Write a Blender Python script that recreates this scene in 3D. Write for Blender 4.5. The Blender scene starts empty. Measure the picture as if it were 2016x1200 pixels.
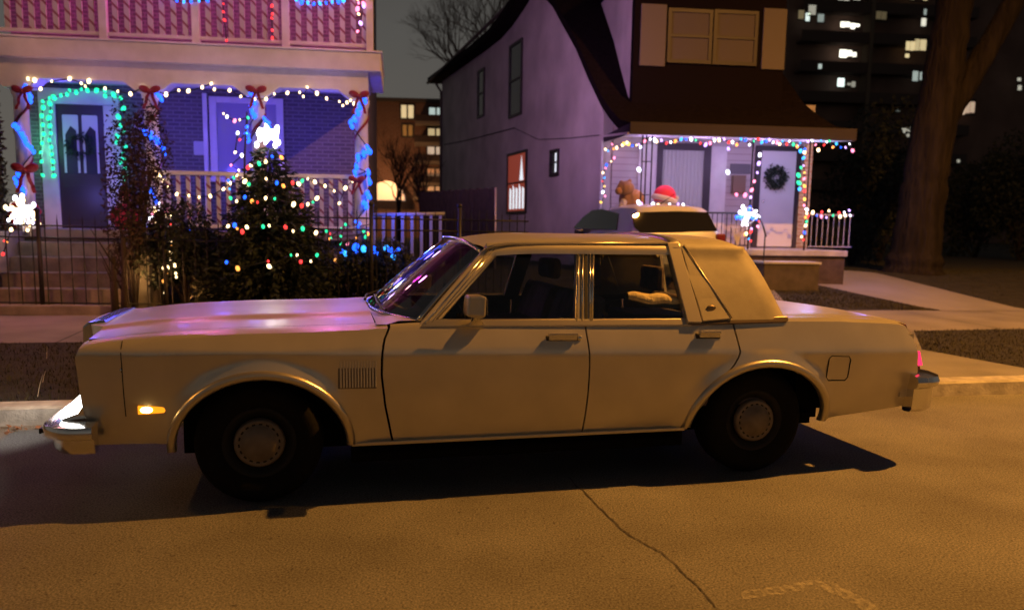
import bpy, math, random
from mathutils import Vector, Matrix
random.seed(7)
V = Vector
S = bpy.context.scene
COL = S.collection
PI = math.pi

# ------------------------------------------------------------------ camera
FPX, CX, CY, EYE = 1582.0, 1008.0, 658.0, 1.45
PITCH, ROLL = math.radians(7.5), 0.016
CAMROT = Matrix.Rotation(PI/2-PITCH, 3, 'X') @ Matrix.Rotation(ROLL, 3, 'Z')
EYEP = V((0, 0, EYE))
cd = bpy.data.cameras.new('camera')
cd.sensor_width = 36.0
cd.lens = FPX/2016*36
cd.shift_y = (CY-600)/2016
cd.clip_start, cd.clip_end = 0.05, 3000
cd.dof.use_dof = True
cd.dof.focus_distance = 4.7
cd.dof.aperture_fstop = 1.8
cam = bpy.data.objects.new('camera', cd)
COL.objects.link(cam)
cam.matrix_world = Matrix.Translation(EYEP) @ CAMROT.to_4x4()
S.camera = cam

# ------------------------------------------------------------------ world, exposure
w = bpy.data.worlds.new('World'); S.world = w; w.use_nodes = True
nt = w.node_tree
bg = nt.nodes['Background']
tc = nt.nodes.new('ShaderNodeTexCoord'); sp = nt.nodes.new('ShaderNodeSeparateXYZ')
cr = nt.nodes.new('ShaderNodeValToRGB')
cr.color_ramp.elements[0].position = 0.0; cr.color_ramp.elements[0].color = (.088, .078, .066, 1)
cr.color_ramp.elements[1].position = .22; cr.color_ramp.elements[1].color = (.060, .057, .052, 1)
e_ = cr.color_ramp.elements.new(.40); e_.color = (.030, .027, .026, 1)
e_ = cr.color_ramp.elements.new(1.0); e_.color = (.012, .010, .011, 1)
cn = nt.nodes.new('ShaderNodeTexNoise'); cn.inputs['Scale'].default_value = 2.2; cn.inputs['Detail'].default_value = 6
cm_ = nt.nodes.new('ShaderNodeMixRGB'); cm_.blend_type = 'MULTIPLY'; cm_.inputs[0].default_value = .5
nt.links.new(tc.outputs['Generated'], cn.inputs['Vector'])
nt.links.new(tc.outputs['Generated'], sp.inputs[0]); nt.links.new(sp.outputs['Z'], cr.inputs[0])
nt.links.new(cr.outputs[0], cm_.inputs[1]); nt.links.new(cn.outputs['Fac'], cm_.inputs[2]); nt.links.new(cm_.outputs[0], bg.inputs[0]); bg.inputs[1].default_value = 1.95
S.view_settings.view_transform = 'Standard'
S.view_settings.look = 'None'
S.view_settings.exposure = 0.0
S.view_settings.gamma = 1.0
S.render.engine = 'CYCLES'
S.cycles.use_denoising = True
S.cycles.sample_clamp_indirect = 4.0
S.cycles.max_bounces = 6
S.cycles.transparent_max_bounces = 16

# ------------------------------------------------------------------ geometry helpers
def ray(px, py):
    return CAMROT @ V(((px-CX)/FPX, -(py-CY)/FPX, -1.0))
def on_plane(px, py, P, n):
    d = ray(px, py); return EYEP + d*((P-EYEP).dot(n)/d.dot(n))
def at_depth(px, D):
    d = ray(px, 449.7+0.016*(px-1008)); return V((d.x*D/d.y, D, 0))
def at_z(px, py, z):
    d = ray(px, py); return EYEP + d*((z-EYE)/d.z)

class Frame:
    def __init__(s, O, deg):
        a = math.radians(deg); s.O = V(O); s.a = a
        s.u = V((math.cos(a), math.sin(a), 0)); s.v = V((-math.sin(a), math.cos(a), 0))
        s.M = Matrix.Translation(s.O) @ Matrix.Rotation(a, 4, 'Z'); s.I = s.M.inverted()
    def pl(s, px, py, y):                       # a pixel's point on the local plane y
        return s.I @ on_plane(px, py, s.O+s.v*y, s.v)
    def pn(s, px, py, P, n):                    # ... on any local plane
        return s.I @ on_plane(px, py, s.M@V(P), s.M.to_3x3()@V(n))
    def W(s, x, y, z): return s.M @ V((x, y, z))
    def D(s, px, py): return s.I.to_3x3() @ ray(px, py)

MATS = {}
def setin(b, names, val):
    for n in names:
        if n in b.inputs: b.inputs[n].default_value = val; return
def mat(name, col, rough=.6, metal=0., noise=None, bump=None, spec=.5, coat=0., tex='Object'):
    if name in MATS: return MATS[name]
    m = bpy.data.materials.new(name); m.use_nodes = True; t = m.node_tree
    b = t.nodes['Principled BSDF']
    b.inputs['Base Color'].default_value = (*col, 1); b.inputs['Roughness'].default_value = rough
    b.inputs['Metallic'].default_value = metal
    setin(b, ['Specular IOR Level', 'Specular'], spec); setin(b, ['Coat Weight'], coat); setin(b, ['Coat Roughness'], .04)
    c = t.nodes.new('ShaderNodeTexCoord')
    if noise:
        sc, am = noise[:2]
        n = t.nodes.new('ShaderNodeTexNoise'); n.inputs['Scale'].default_value = sc; n.inputs['Detail'].default_value = 6
        t.links.new(c.outputs[tex], n.inputs['Vector'])
        r = t.nodes.new('ShaderNodeValToRGB'); r.color_ramp.elements[0].position = .3; r.color_ramp.elements[1].position = .7
        r.color_ramp.elements[0].color = (*[x*(1-am) for x in col], 1); r.color_ramp.elements[1].color = (*[min(1, x*(1+am)) for x in col], 1)
        t.links.new(n.outputs['Fac'], r.inputs[0]); t.links.new(r.outputs[0], b.inputs['Base Color'])
    if bump:
        n = t.nodes.new('ShaderNodeTexNoise'); n.inputs['Scale'].default_value = bump[0]; n.inputs['Detail'].default_value = 5
        t.links.new(c.outputs[tex], n.inputs['Vector'])
        k = t.nodes.new('ShaderNodeBump'); k.inputs['Strength'].default_value = bump[1]; k.inputs['Distance'].default_value = bump[2] if len(bump) > 2 else .02
        t.links.new(n.outputs['Fac'], k.inputs['Height']); t.links.new(k.outputs[0], b.inputs['Normal'])
    MATS[name] = m; return m
def emit(name, col, st, base=None, sampling='AUTO'):
    if name in MATS: return MATS[name]
    m = mat(name, base or col, .4)
    b = m.node_tree.nodes['Principled BSDF']
    setin(b, ['Emission Color', 'Emission'], (*col, 1)); b.inputs['Emission Strength'].default_value = st
    try: m.cycles.emission_sampling = sampling
    except Exception: pass
    return m
def glass(name, tint, ior=1.55, rough=.0):
    if name in MATS: return MATS[name]
    m = bpy.data.materials.new(name); m.use_nodes = True; t = m.node_tree; t.nodes.clear()
    o = t.nodes.new('ShaderNodeOutputMaterial'); mx = t.nodes.new('ShaderNodeMixShader')
    tr = t.nodes.new('ShaderNodeBsdfTransparent'); gl = t.nodes.new('ShaderNodeBsdfGlossy'); fr = t.nodes.new('ShaderNodeFresnel')
    fr.inputs[0].default_value = ior; tr.inputs[0].default_value = (*tint, 1); gl.inputs['Roughness'].default_value = rough
    gl.inputs[0].default_value = (.9, .9, .9, 1)
    t.links.new(fr.outputs[0], mx.inputs[0]); t.links.new(tr.outputs[0], mx.inputs[1]); t.links.new(gl.outputs[0], mx.inputs[2])
    t.links.new(mx.outputs[0], o.inputs[0])
    MATS[name] = m; return m
def brick(name, c1, c2, mortar, scale=1.0, w=.22, h=.075, axes='XZ'):
    m = mat(name, c1, .85); t = m.node_tree; b = t.nodes['Principled BSDF']
    c = t.nodes.new('ShaderNodeTexCoord'); s = t.nodes.new('ShaderNodeSeparateXYZ'); k = t.nodes.new('ShaderNodeCombineXYZ')
    t.links.new(c.outputs['Object'], s.inputs[0]); t.links.new(s.outputs[axes[0]], k.inputs[0]); t.links.new(s.outputs[axes[1]], k.inputs[1])
    r = t.nodes.new('ShaderNodeTexBrick'); t.links.new(k.outputs[0], r.inputs['Vector'])
    r.inputs['Color1'].default_value = (*c1, 1); r.inputs['Color2'].default_value = (*c2, 1); r.inputs['Mortar'].default_value = (*mortar, 1)
    r.inputs['Scale'].default_value = scale; r.inputs['Brick Width'].default_value = w; r.inputs['Row Height'].default_value = h; r.inputs['Mortar Size'].default_value = .012
    r.inputs['Bias'].default_value = -.2
    t.links.new(r.outputs['Color'], b.inputs['Base Color'])
    bp = t.nodes.new('ShaderNodeBump'); bp.inputs['Strength'].default_value = .6; bp.inputs['Distance'].default_value = .01; bp.invert = True
    t.links.new(r.outputs['Fac'], bp.inputs['Height']); t.links.new(bp.outputs[0], b.inputs['Normal'])
    return m
def stripes(name, c1, c2, freq, dx, dz, dy=0., thr=.5, rough=.6):
    """diagonal painted or wound stripes, or courses, along object axes"""
    m = mat(name, c1, rough); t = m.node_tree; b = t.nodes['Principled BSDF']
    c = t.nodes.new('ShaderNodeTexCoord'); d = t.nodes.new('ShaderNodeVectorMath'); d.operation = 'DOT_PRODUCT'
    d.inputs[1].default_value = (dx*freq, dy*freq, dz*freq); t.links.new(c.outputs['Object'], d.inputs[0])
    f = t.nodes.new('ShaderNodeMath'); f.operation = 'FRACT'; t.links.new(d.outputs['Value'], f.inputs[0])
    r = t.nodes.new('ShaderNodeValToRGB'); r.color_ramp.interpolation = 'CONSTANT'
    r.color_ramp.elements[0].color = (*c1, 1); r.color_ramp.elements[1].color = (*c2, 1); r.color_ramp.elements[1].position = thr
    t.links.new(f.outputs[0], r.inputs[0]); t.links.new(r.outputs[0], b.inputs['Base Color'])
    return m

class MB:
    def __init__(s): s.v = []; s.f = []
    def add(s, vs, fs):
        n = len(s.v); s.v += [V(p) for p in vs]; s.f += [tuple(i+n for i in f) for f in fs]; return s
    def box(s, c, d, rz=0., R=None):
        c = V(c); hx, hy, hz = d[0]/2, d[1]/2, d[2]/2
        R = R or Matrix.Rotation(rz, 3, 'Z')
        p = [c+R@V((x*hx, y*hy, z*hz)) for z in (-1, 1) for y in (-1, 1) for x in (-1, 1)]
        return s.add(p, [(0, 2, 3, 1), (4, 5, 7, 6), (0, 1, 5, 4), (2, 6, 7, 3), (0, 4, 6, 2), (1, 3, 7, 5)])
    def span(s, x0, x1, y0, y1, z0, z1):
        return s.box(((x0+x1)/2, (y0+y1)/2, (z0+z1)/2), (abs(x1-x0), abs(y1-y0), abs(z1-z0)))
    def prism(s, pts, ex):
        n = len(pts); a = [V(p) for p in pts]; b = [V(p)+V(ex) for p in pts]
        return s.add(a+b, [tuple(range(n-1, -1, -1)), tuple(range(n, 2*n))]+[(i, (i+1) % n, n+(i+1) % n, n+i) for i in range(n)])
    def tube(s, pts, r, n=6, cap=True, closed=False):
        pts = [V(p) for p in pts]; m = len(pts); rings = []
        rr = r if isinstance(r, (list, tuple)) else [r]*m
        prev = None
        for i, p in enumerate(pts):
            if closed: t = pts[(i+1) % m]-pts[i-1]
            else: t = pts[min(i+1, m-1)]-pts[max(i-1, 0)]
            if t.length < 1e-9: t = V((0, 0, 1))
            t.normalize()
            a = prev if prev else (V((0, 0, 1)) if abs(t.z) < .9 else V((1, 0, 0)))
            x = (a-t*a.dot(t))
            if x.length < 1e-6: x = t.orthogonal()
            x.normalize(); y = t.cross(x); prev = x
            rings.append([p+(x*math.cos(2*PI*k/n)+y*math.sin(2*PI*k/n))*rr[i] for k in range(n)])
        vs = [q for r_ in rings for q in r_]; fs = []
        for i in range(m if closed else m-1):
            j = (i+1) % m
            for k in range(n): fs.append((i*n+k, i*n+(k+1) % n, j*n+(k+1) % n, j*n+k))
        if cap and not closed: fs += [tuple(range(n-1, -1, -1)), tuple((m-1)*n+k for k in range(n))]
        return s.add(vs, fs)
    def lathe(s, prof, n=32, C=(0, 0, 0), axis='Z', cap=False):
        vs = []; fs = []; C = V(C)
        for r, h in prof:
            for k in range(n):
                a = 2*PI*k/n; x, y = r*math.cos(a), r*math.sin(a)
                vs.append(C+(V((x, y, h)) if axis == 'Z' else V((x, h, y)) if axis == 'Y' else V((h, x, y))))
        m = len(prof)
        for i in range(m-1):
            for k in range(n): fs.append((i*n+k, i*n+(k+1) % n, (i+1)*n+(k+1) % n, (i+1)*n+k))
        if cap: fs += [tuple(range(n-1, -1, -1)), tuple((m-1)*n+k for k in range(n))]
        return s.add(vs, fs)
    def grid(s, rows, flip=False):
        m, n = len(rows), len(rows[0]); vs = [p for r in rows for p in r]; fs = []
        for i in range(m-1):
            for k in range(n-1):
                f = (i*n+k, i*n+k+1, (i+1)*n+k+1, (i+1)*n+k); fs.append(f[::-1] if flip else f)
        return s.add(vs, fs)
    def ball(s, c, r, n=10, sx=1, sy=1, sz=1):
        c = V(c); m = max(4, n//2+1); vs = []; fs = []
        for i in range(m+1):
            th = PI*i/m
            for k in range(n):
                a = 2*PI*k/n; vs.append(c+V((r*sx*math.sin(th)*math.cos(a), r*sy*math.sin(th)*math.sin(a), r*sz*math.cos(th))))
        for i in range(m):
            for k in range(n): fs.append((i*n+k, (i+1)*n+k, (i+1)*n+(k+1) % n, i*n+(k+1) % n))
        return s.add(vs, fs)
    def build(s, name, m, parent=None, smooth=False, world=False, bevel=0., solid=0., angle=None):
        me = bpy.data.meshes.new(name)
        T = MW[parent.name].inverted() if (parent and world) else None
        me.from_pydata([(T@p if T else p)[:] for p in s.v], [], s.f)
        import bmesh
        bm = bmesh.new(); bm.from_mesh(me)
        bmesh.ops.remove_doubles(bm, verts=bm.verts, dist=1e-5) if len(bm.verts) < 30000 else None
        bmesh.ops.recalc_face_normals(bm, faces=bm.faces) if len(bm.verts) < 30000 else None
        bm.to_mesh(me); bm.free()
        me.materials.append(m)
        o = bpy.data.objects.new(name, me); COL.objects.link(o)
        if parent: o.parent = parent
        if smooth or angle:
            for p in me.polygons: p.use_smooth = True
            if angle:
                try: me.set_sharp_from_angle(angle=math.radians(angle))
                except Exception: pass
        if bevel:
            b = o.modifiers.new('bevel', 'BEVEL'); b.width = bevel; b.segments = 2; b.limit_method = 'ANGLE'; b.angle_limit = math.radians(35)
        if solid:
            b = o.modifiers.new('solid', 'SOLIDIFY'); b.thickness = solid; b.offset = 0
        return o
MW = {}
def tag(o, label, cat, group=None, kind=None):
    o['label'] = label; o['category'] = cat
    if group: o['group'] = group
    if kind: o['kind'] = kind
    return o
def thing(name, label, cat, M=None, group=None):
    o = bpy.data.objects.new(name, None); COL.objects.link(o)
    M = M if M is not None else Matrix.Identity(4)
    if isinstance(M, Vector): M = Matrix.Translation(M)
    o.matrix_world = M; MW[o.name] = M.copy()
    o.empty_display_size = .2
    return tag(o, label, cat, group)
def struct(o): o['kind'] = 'structure'; return o
def light(name, kind, loc, col, power, r=.1, parent=None):
    d = bpy.data.lights.new(name, kind); d.energy = power; d.color = col; d.shadow_soft_size = r
    o = bpy.data.objects.new(name, d); COL.objects.link(o); o.location = loc
    return o
def interp(tab, x):
    if x <= tab[0][0]: return tab[0][1]
    for (a, b), (c, d) in zip(tab, tab[1:]):
        if x <= c: return b+(d-b)*(x-a)/(c-a)
    return tab[-1][1]
def rnd(a, b): return random.uniform(a, b)
def rvec():
    while True:
        p = V((rnd(-1, 1), rnd(-1, 1), rnd(-1, 1)))
        if .05 < p.length < 1: return p
def leaf(mb, c, size, asp=.5, n=None):
    a = rvec().normalized() if n is None else V(n).normalized(); b = a.orthogonal().normalized()
    b = (Matrix.Rotation(rnd(0, 2*PI), 3, a) @ b) if n is None else a.cross(rvec()).normalized()
    l = size*rnd(.7, 1.3)
    mb.add([c, c+a*l*.5+b*l*asp*.5, c+a*l, c+a*l*.5-b*l*asp*.5], [(0, 1, 2, 3)])

# ------------------------------------------------------------------ frames
car_A = at_z(508, 881, .33); car_A.z = 0
car_B = at_z(1503, 834, .33)
CF = Frame(car_A, math.degrees(math.atan2(car_B.y-car_A.y, car_B.x-car_A.x)))
LF = Frame(at_depth(300, 12.4), 8.0)
RF = Frame(at_depth(1530, 17.2), 7.0)
ST = Frame((0, 0, 0), 12.0)

# ------------------------------------------------------------------ lamps
SOD = (1.0, .41, .062)
LAMP = CF.W(9.9, -.11, 10.6)
FILL_LAMP = CF.W(-14.5, .9, 8.0)  # unseen second lamp, added as orange fill on the left
for LP_, pw_ in ((LAMP, 13200), (FILL_LAMP, 3400)):
    o = light('street_and_fill_light', 'SPOT', LP_, SOD, pw_, .09)   # a cut-off lantern: most of its light goes down
    o.data.spot_size = math.radians(174); o.data.spot_blend = 1.0

# ------------------------------------------------------------------ ground
def zg(u, v):
    return interp([(6.2, -.03), (6.3, .12), (9.3, .165), (11.7, .2), (15.0, .64), (40, .7), (300, .7)], v)
def G(px, py):
    z = .2
    for _ in range(30):
        P = at_z(px, py, z); q = ST.I @ P; z = z*.5+.5*zg(q.x, q.y)
    return q.x, q.y
ASPH = mat('asphalt', (.135, .132, .128), .88, spec=.2)
t = ASPH.node_tree; b = t.nodes['Principled BSDF']; c = t.nodes.new('ShaderNodeTexCoord')
n1 = t.nodes.new('ShaderNodeTexNoise'); n1.inputs['Scale'].default_value = 105; n1.inputs['Detail'].default_value = 3; n1.inputs['Roughness'].default_value = .7
n2 = t.nodes.new('ShaderNodeTexNoise'); n2.inputs['Scale'].default_value = 1.3; n2.inputs['Detail'].default_value = 7
n3 = t.nodes.new('ShaderNodeTexNoise'); n3.inputs['Scale'].default_value = 30; n3.inputs['Detail'].default_value = 4; n3.inputs['Roughness'].default_value = .65
for n in (n1, n2, n3): t.links.new(c.outputs['Object'], n.inputs['Vector'])
r1 = t.nodes.new('ShaderNodeValToRGB'); r1.color_ramp.elements[0].position = .34; r1.color_ramp.elements[1].position = .68
r1.color_ramp.elements[0].color = (.055, .053, .05, 1); r1.color_ramp.elements[1].color = (.27, .265, .26, 1)
r2 = t.nodes.new('ShaderNodeValToRGB'); r2.color_ramp.elements[0].position = .3; r2.color_ramp.elements[1].position = .7
r2.color_ramp.elements[0].color = (.72, .70, .68, 1); r2.color_ramp.elements[1].color = (1.12, 1.12, 1.12, 1)
r3 = t.nodes.new('ShaderNodeValToRGB'); r3.color_ramp.elements[0].position = .31; r3.color_ramp.elements[1].position = .40
r3.color_ramp.elements[0].color = (.30, .29, .28, 1); r3.color_ramp.elements[1].color = (1, 1, 1, 1)
m1 = t.nodes.new('ShaderNodeMixRGB'); m1.blend_type = 'MULTIPLY'; m1.inputs[0].default_value = 1
m2 = t.nodes.new('ShaderNodeMixRGB'); m2.blend_type = 'MULTIPLY'; m2.inputs[0].default_value = .75
t.links.new(n1.outputs['Fac'], r1.inputs[0]); t.links.new(n2.outputs['Fac'], r2.inputs[0]); t.links.new(n3.outputs['Fac'], r3.inputs[0])
t.links.new(r1.outputs[0], m1.inputs[1]); t.links.new(r2.outputs[0], m1.inputs[2]); t.links.new(m1.outputs[0], m2.inputs[1]); t.links.new(r3.outputs[0], m2.inputs[2])
t.links.new(m2.outputs[0], b.inputs['Base Color'])
bp = t.nodes.new('ShaderNodeBump'); bp.inputs['Strength'].default_value = .25; bp.inputs['Distance'].default_value = .008
t.links.new(n1.outputs['Fac'], bp.inputs['Height']); t.links.new(bp.outputs[0], b.inputs['Normal'])

CONC = mat('concrete', (.18, .165, .155), .9, noise=(.9, .2), bump=(60, .15, .01))
LAWN = mat('lawn', (.026, .023, .014), .95, noise=(5, .55), bump=(90, 1.0, .05))

def strip(us, vs, off=0., fn=zg):
    m = MB(); m.grid([[ST.W(u, v, fn(u, v)+off) for v in vs] for u in us]); return m
U = [-600, -120, -40, -20, -12, -8, -4, 0, 4, 8, 12, 20, 40, 120, 600]
g = strip(U, [-600, -60, -12, 0, 6.2, 6.3, 7.8, 9.3, 10.5, 11.7, 13, 15, 20, 40, 120, 1500]).build('ground', LAWN); struct(g)
r = strip(U, [-60, -4, 0, 3, 6.28], 0, lambda u, v: 0.0).build('road', ASPH); struct(r)
SWM = mat('sidewalk_slabs', (.17, .155, .145), .9, noise=(1.3, .28), bump=(60, .2, .01))
t = SWM.node_tree; b = t.nodes['Principled BSDF']; src = b.inputs['Base Color'].links[0].from_socket
c = t.nodes.new('ShaderNodeTexCoord'); d = t.nodes.new('ShaderNodeVectorMath'); d.operation = 'DOT_PRODUCT'; d.inputs[1].default_value = ST.u/1.5
f = t.nodes.new('ShaderNodeMath'); f.operation = 'FRACT'; g_ = t.nodes.new('ShaderNodeMath'); g_.operation = 'GREATER_THAN'; g_.inputs[1].default_value = .018
mr = t.nodes.new('ShaderNodeMapRange'); mr.inputs[3].default_value = .35; mx = t.nodes.new('ShaderNodeMixRGB'); mx.blend_type = 'MULTIPLY'; mx.inputs[0].default_value = 1
t.links.new(c.outputs['Object'], d.inputs[0]); t.links.new(d.outputs['Value'], f.inputs[0]); t.links.new(f.outputs[0], g_.inputs[0]); t.links.new(g_.outputs[0], mr.inputs[0])
t.links.new(src, mx.inputs[1]); t.links.new(mr.outputs[0], mx.inputs[2]); t.links.new(mx.outputs[0], b.inputs['Base Color'])
pv = strip(U, [9.3, 10.5, 11.7], .006).build('sidewalk', SWM); struct(pv)
KB = mat('kerb_concrete', (.34, .32, .29), .9, noise=(7, .35), bump=(40, .5, .01))
kb = MB()
kb.grid([[ST.W(u, v, z) for v, z in ((6.2, -.02), (6.215, .115), (6.24, .132), (6.40, .138), (6.41, .1))] for u in U]); k_ = kb.build('kerb', KB); struct(k_)

def drape(corners, off, nx=10, ny=6):
    a, b_, c_, d = [V((*q, 0)) for q in corners]; rows = []
    for i in range(nx+1):
        s = i/nx; row = []
        for j in range(ny+1):
            t_ = j/ny; q = (a*(1-s)+b_*s)*(1-t_)+(d*(1-s)+c_*s)*t_
            row.append(ST.W(q.x, q.y, zg(q.x, q.y)+off))
        rows.append(row)
    m = MB(); m.grid(rows); return m
# paved boulevard on the right with a grass patch in it, and the driveway apron
ap = drape([(1.0, 6.41), (40, 6.41), (40, 9.31), (1.0, 9.31)], .004, 20, 6).build('paved_verge', mat('worn_paving', (.14, .132, .12), .9, noise=(1.6, .3), bump=(60, .5, .01))); struct(ap)
gp = [G(1800, 652), G(1815, 688), G(2150, 780), G(2150, 646)]
gr = drape(gp, .009, 10, 6).build('grass_patch', LAWN); struct(gr)
# walkway from the porch steps to the sidewalk
wk = [G(1512, 541), G(1860, 613), G(2040, 613), G(1640, 531)]
wo = drape(wk, .012, 12, 4).build('walkway', CONC); struct(wo)
dw = drape([G(1150, 560), G(1235, 612), G(1560, 612), G(1500, 545)], .010, 8, 8).build('driveway', CONC); struct(dw)

# grass blades on the near verge and lawns: nobody could count them
gm = MB()
def inpoly(x, y, q):
    c_ = False; j = len(q)-1
    for i in range(len(q)):
        if (q[i][1] > y) != (q[j][1] > y) and x < (q[j][0]-q[i][0])*(y-q[i][1])/(q[j][1]-q[i][1])+q[i][0]: c_ = not c_
        j = i
    return c_
def blades(n, fu, h=.028):
    for _ in range(n):
        q = fu()
        if q is None: continue
        u, v = q
        if inpoly(u, v, wk): continue
        P = ST.W(u, v, zg(u, v)); a = rnd(0, 2*PI); hh = h*rnd(.5, 1.6); w_ = .006
        d = V((math.cos(a), math.sin(a), 0)); e = V((-d.y, d.x, 0))*w_
        gm.add([P-e, P+e, P+V((0, 0, hh))+d*hh*.5], [(0, 1, 2)])
blades(9000, lambda: (rnd(-7, 1.0), rnd(6.45, 9.25)))
def inq(q):
    def f():
        s, t_ = random.random(), random.random(); a, b_, c_, d = [V((*k, 0)) for k in q]
        p = (a*(1-s)+b_*s)*(1-t_)+(d*(1-s)+c_*s)*t_; return p.x, p.y
    return f
blades(5000, inq(gp)); blades(5000, inq([G(1500, 548), G(1855, 611), G(1850, 612), G(1480, 600)])); blades(7000, lambda: (rnd(7, 18), rnd(12, 17)))
GRASS = mat('grass_blade', (.038, .033, .017), .9, noise=(3, .5))
go = gm.build('grass', GRASS); tag(go, 'short dull winter grass on the verges and lawns beside the sidewalk', 'grass', kind='stuff')
# fallen leaves along the kerb
lm = MB()
for _ in range(260):
    u = rnd(-6, -1.2); v = 6.15-abs(random.gauss(0, .12)); leaf(lm, ST.W(u, v, .006+rnd(0, .01)), rnd(.02, .05), .7, (rnd(-1, 1), rnd(-1, 1), .15))
tag(lm.build('fallen_leaves', mat('dry_leaf', (.16, .07, .035), .9)), 'brown fallen leaves along the kerb ahead of the sedan', 'leaves', kind='stuff')
# dry stalks standing in the verge
sm = MB()
for px, py, dx, hh in ((92, 705, .01, .12), (74, 780, .05, .17), (84, 752, .03, .1)):
    u, v = G(px, py); P = ST.W(u, v, zg(u, v)); sm.tube([P, P+V((dx*.4, 0, hh*.5)), P+V((dx, 0, hh))], [.003, .0025, .001], 4)
tag(sm.build('dry_grass_stalks', mat('straw', (.55, .5, .4), .8)), 'pale dry grass stalks standing in the verge before the car', 'grass', kind='stuff')

# crack and worn paint marking lie in the road surface
cm = MB(); pts = []
cp = [(1120, 940), (1160, 975), (1190, 1008), (1215, 1032), (1240, 1052), (1268, 1068), (1300, 1085), (1328, 1108), (1350, 1132), (1378, 1156), (1400, 1182), (1430, 1215)]
for (a, b_), (c_, d) in zip(cp, cp[1:]):
    for i in range(6):
        s = i/6; P = at_z(a+(c_-a)*s+rnd(-2.2, 2.2), b_+(d-b_)*s+rnd(-1.5, 1.5), .004); pts.append(P)
for i, (P, Q) in enumerate(zip(pts, pts[1:])):
    t_ = (Q-P).normalized(); n_ = V((-t_.y, t_.x, 0)); w1 = rnd(.0015, .0055); 
    cm.add([P-n_*w1, Q-n_*w1, Q+n_*w1, P+n_*w1], [(0, 1, 2, 3)])
cm.build('crack', mat('crack_dark', (.055, .05, .047), .95), r)
PM = mat('worn_paint', (.5, .47, .4), .8); t = PM.node_tree; b = t.nodes['Principled BSDF']
c = t.nodes.new('ShaderNodeTexCoord'); n = t.nodes.new('ShaderNodeTexNoise'); n.inputs['Scale'].default_value = 40; n.inputs['Detail'].default_value = 8
rr_ = t.nodes.new('ShaderNodeValToRGB'); rr_.color_ramp.elements[0].position = .40; rr_.color_ramp.elements[1].position = .66; rr_.color_ramp.elements[1].color = (.42, .42, .42, 1)
t.links.new(c.outputs['Object'], n.inputs['Vector']); t.links.new(n.outputs['Fac'], rr_.inputs[0]); t.links.new(rr_.outputs[0], b.inputs['Alpha'])
pm = MB()
def pxstrip(line, wpx):
    for (a, b_), (c_, d) in zip(line, line[1:]):
        pm.add([at_z(a, b_-wpx, .005), at_z(c_, d-wpx, .005), at_z(c_, d+wpx, .005), at_z(a, b_+wpx, .005)], [(0, 1, 2, 3)])
pxstrip([(1460, 1170), (1540, 1160), (1600, 1148)], 9); pxstrip([(1604, 1147), (1650, 1160), (1730, 1205)], 11)
pm.build('paint_marking', PM, r)
# ------------------------------------------------------------------ street lamps (outside the frame; the second is added for fill)
def street_lamp(P, foot, label):
    o = thing('street_lamp', label, 'street lamp', V((foot.x, foot.y, 0)), 'street lamps along the road')
    ST_ = mat('galvanised_steel', (.35, .35, .35), .5, .8)
    m = MB(); m.tube([(0, 0, 0), (0, 0, 4), (0, 0, P.z+.3)], [.1, .08, .06], 10); m.build('pole', ST_, o, True)
    d = P-foot; d.z = 0; m = MB(); m.tube([(0, 0, P.z+.25), V((d.x*.5, d.y*.5, P.z+.5)), V((d.x*.85, d.y*.85, P.z+.3))], .04, 8); m.build('arm', ST_, o, True)
    m = MB(); m.box((d.x, d.y, P.z+.2), (.6, .28, .14), math.atan2(d.y, d.x)); m.build('lamp_head', ST_, o, bevel=.03)
    m = MB(); m.ball((d.x, d.y, P.z+.12), .11, 12, 1, 1, .35); m.build('lens', emit('sodium_lens', SOD, 6), o, True)
street_lamp(LAMP, CF.W(10.2, -4.4, 0), 'tall steel street lamp with an orange lamp over the road behind the sedan')
street_lamp(FILL_LAMP, CF.W(-14.5, -4.5, 0), 'far steel street lamp, added for orange fill light, up the road ahead of the sedan')
# ------------------------------------------------------------------ the sedan (x rearward from the front axle, y away from the viewer, z up)
W_ = 1.86
PAINT = mat('tan_paint', (.64, .585, .475), .30, .62, noise=(3.5, .08), coat=.06)
DARKP = mat('black_underbody', (.004, .004, .004), .95, spec=.1)
CHROME = mat('chrome', (.72, .70, .66), .16, 1.0)
DULLCH = mat('brushed_trim', (.55, .50, .40), .32, .85)
VINYL = mat('cream_vinyl', (.33, .295, .225), .55, noise=(9, .12), bump=(260, .25, .004))
RUB = mat('tyre_rubber', (.005, .0045, .0045), .9, bump=(40, .2), spec=.2)
CLOTH = mat('brown_velour', (.20, .14, .12), .9, noise=(12, .3))
GLASS = glass('car_glass', (.78, .80, .79))
WGLASS = glass('windshield_glass', (.62, .63, .63), 2.7)
sedan = thing('sedan', 'beige four-door sedan with cream vinyl roof parked along the kerb, headlights on', 'car', CF.M)
ZT = [(-.84, .835), (-.784, .855), (-.625, .875), (-.448, .89), (-.106, .904), (.239, .909), (.493, .915), (.676, .925), (.836, .932), (1.753, .926), (2.351, .923), (2.672, .92), (3.004, .931), (3.348, .926), (3.75, .905), (3.852, .893), (3.9, .86), (3.96, .83)]
zt = lambda x: interp(ZT, x)
zc = lambda x: .83-(x+.61)*.0215
ARC = [(.02, .437, .693, .30), (2.858, .447, .684, .31)]
def arch(x):
    for xc, a, top, z0 in ARC:
        if abs(x-xc) < a: return z0+(top-z0)*max(0, 1-((x-xc)/a)**2)**.5
    return None
def sill(x): return interp([(-.85, .345), (-.42, .345), (-.4, .30), (.46, .296), (2.41, .296), (3.3, .315), (3.96, .375)], x)
def sm(t): t = max(0, min(1, t)); return t*t*(3-2*t)
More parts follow.
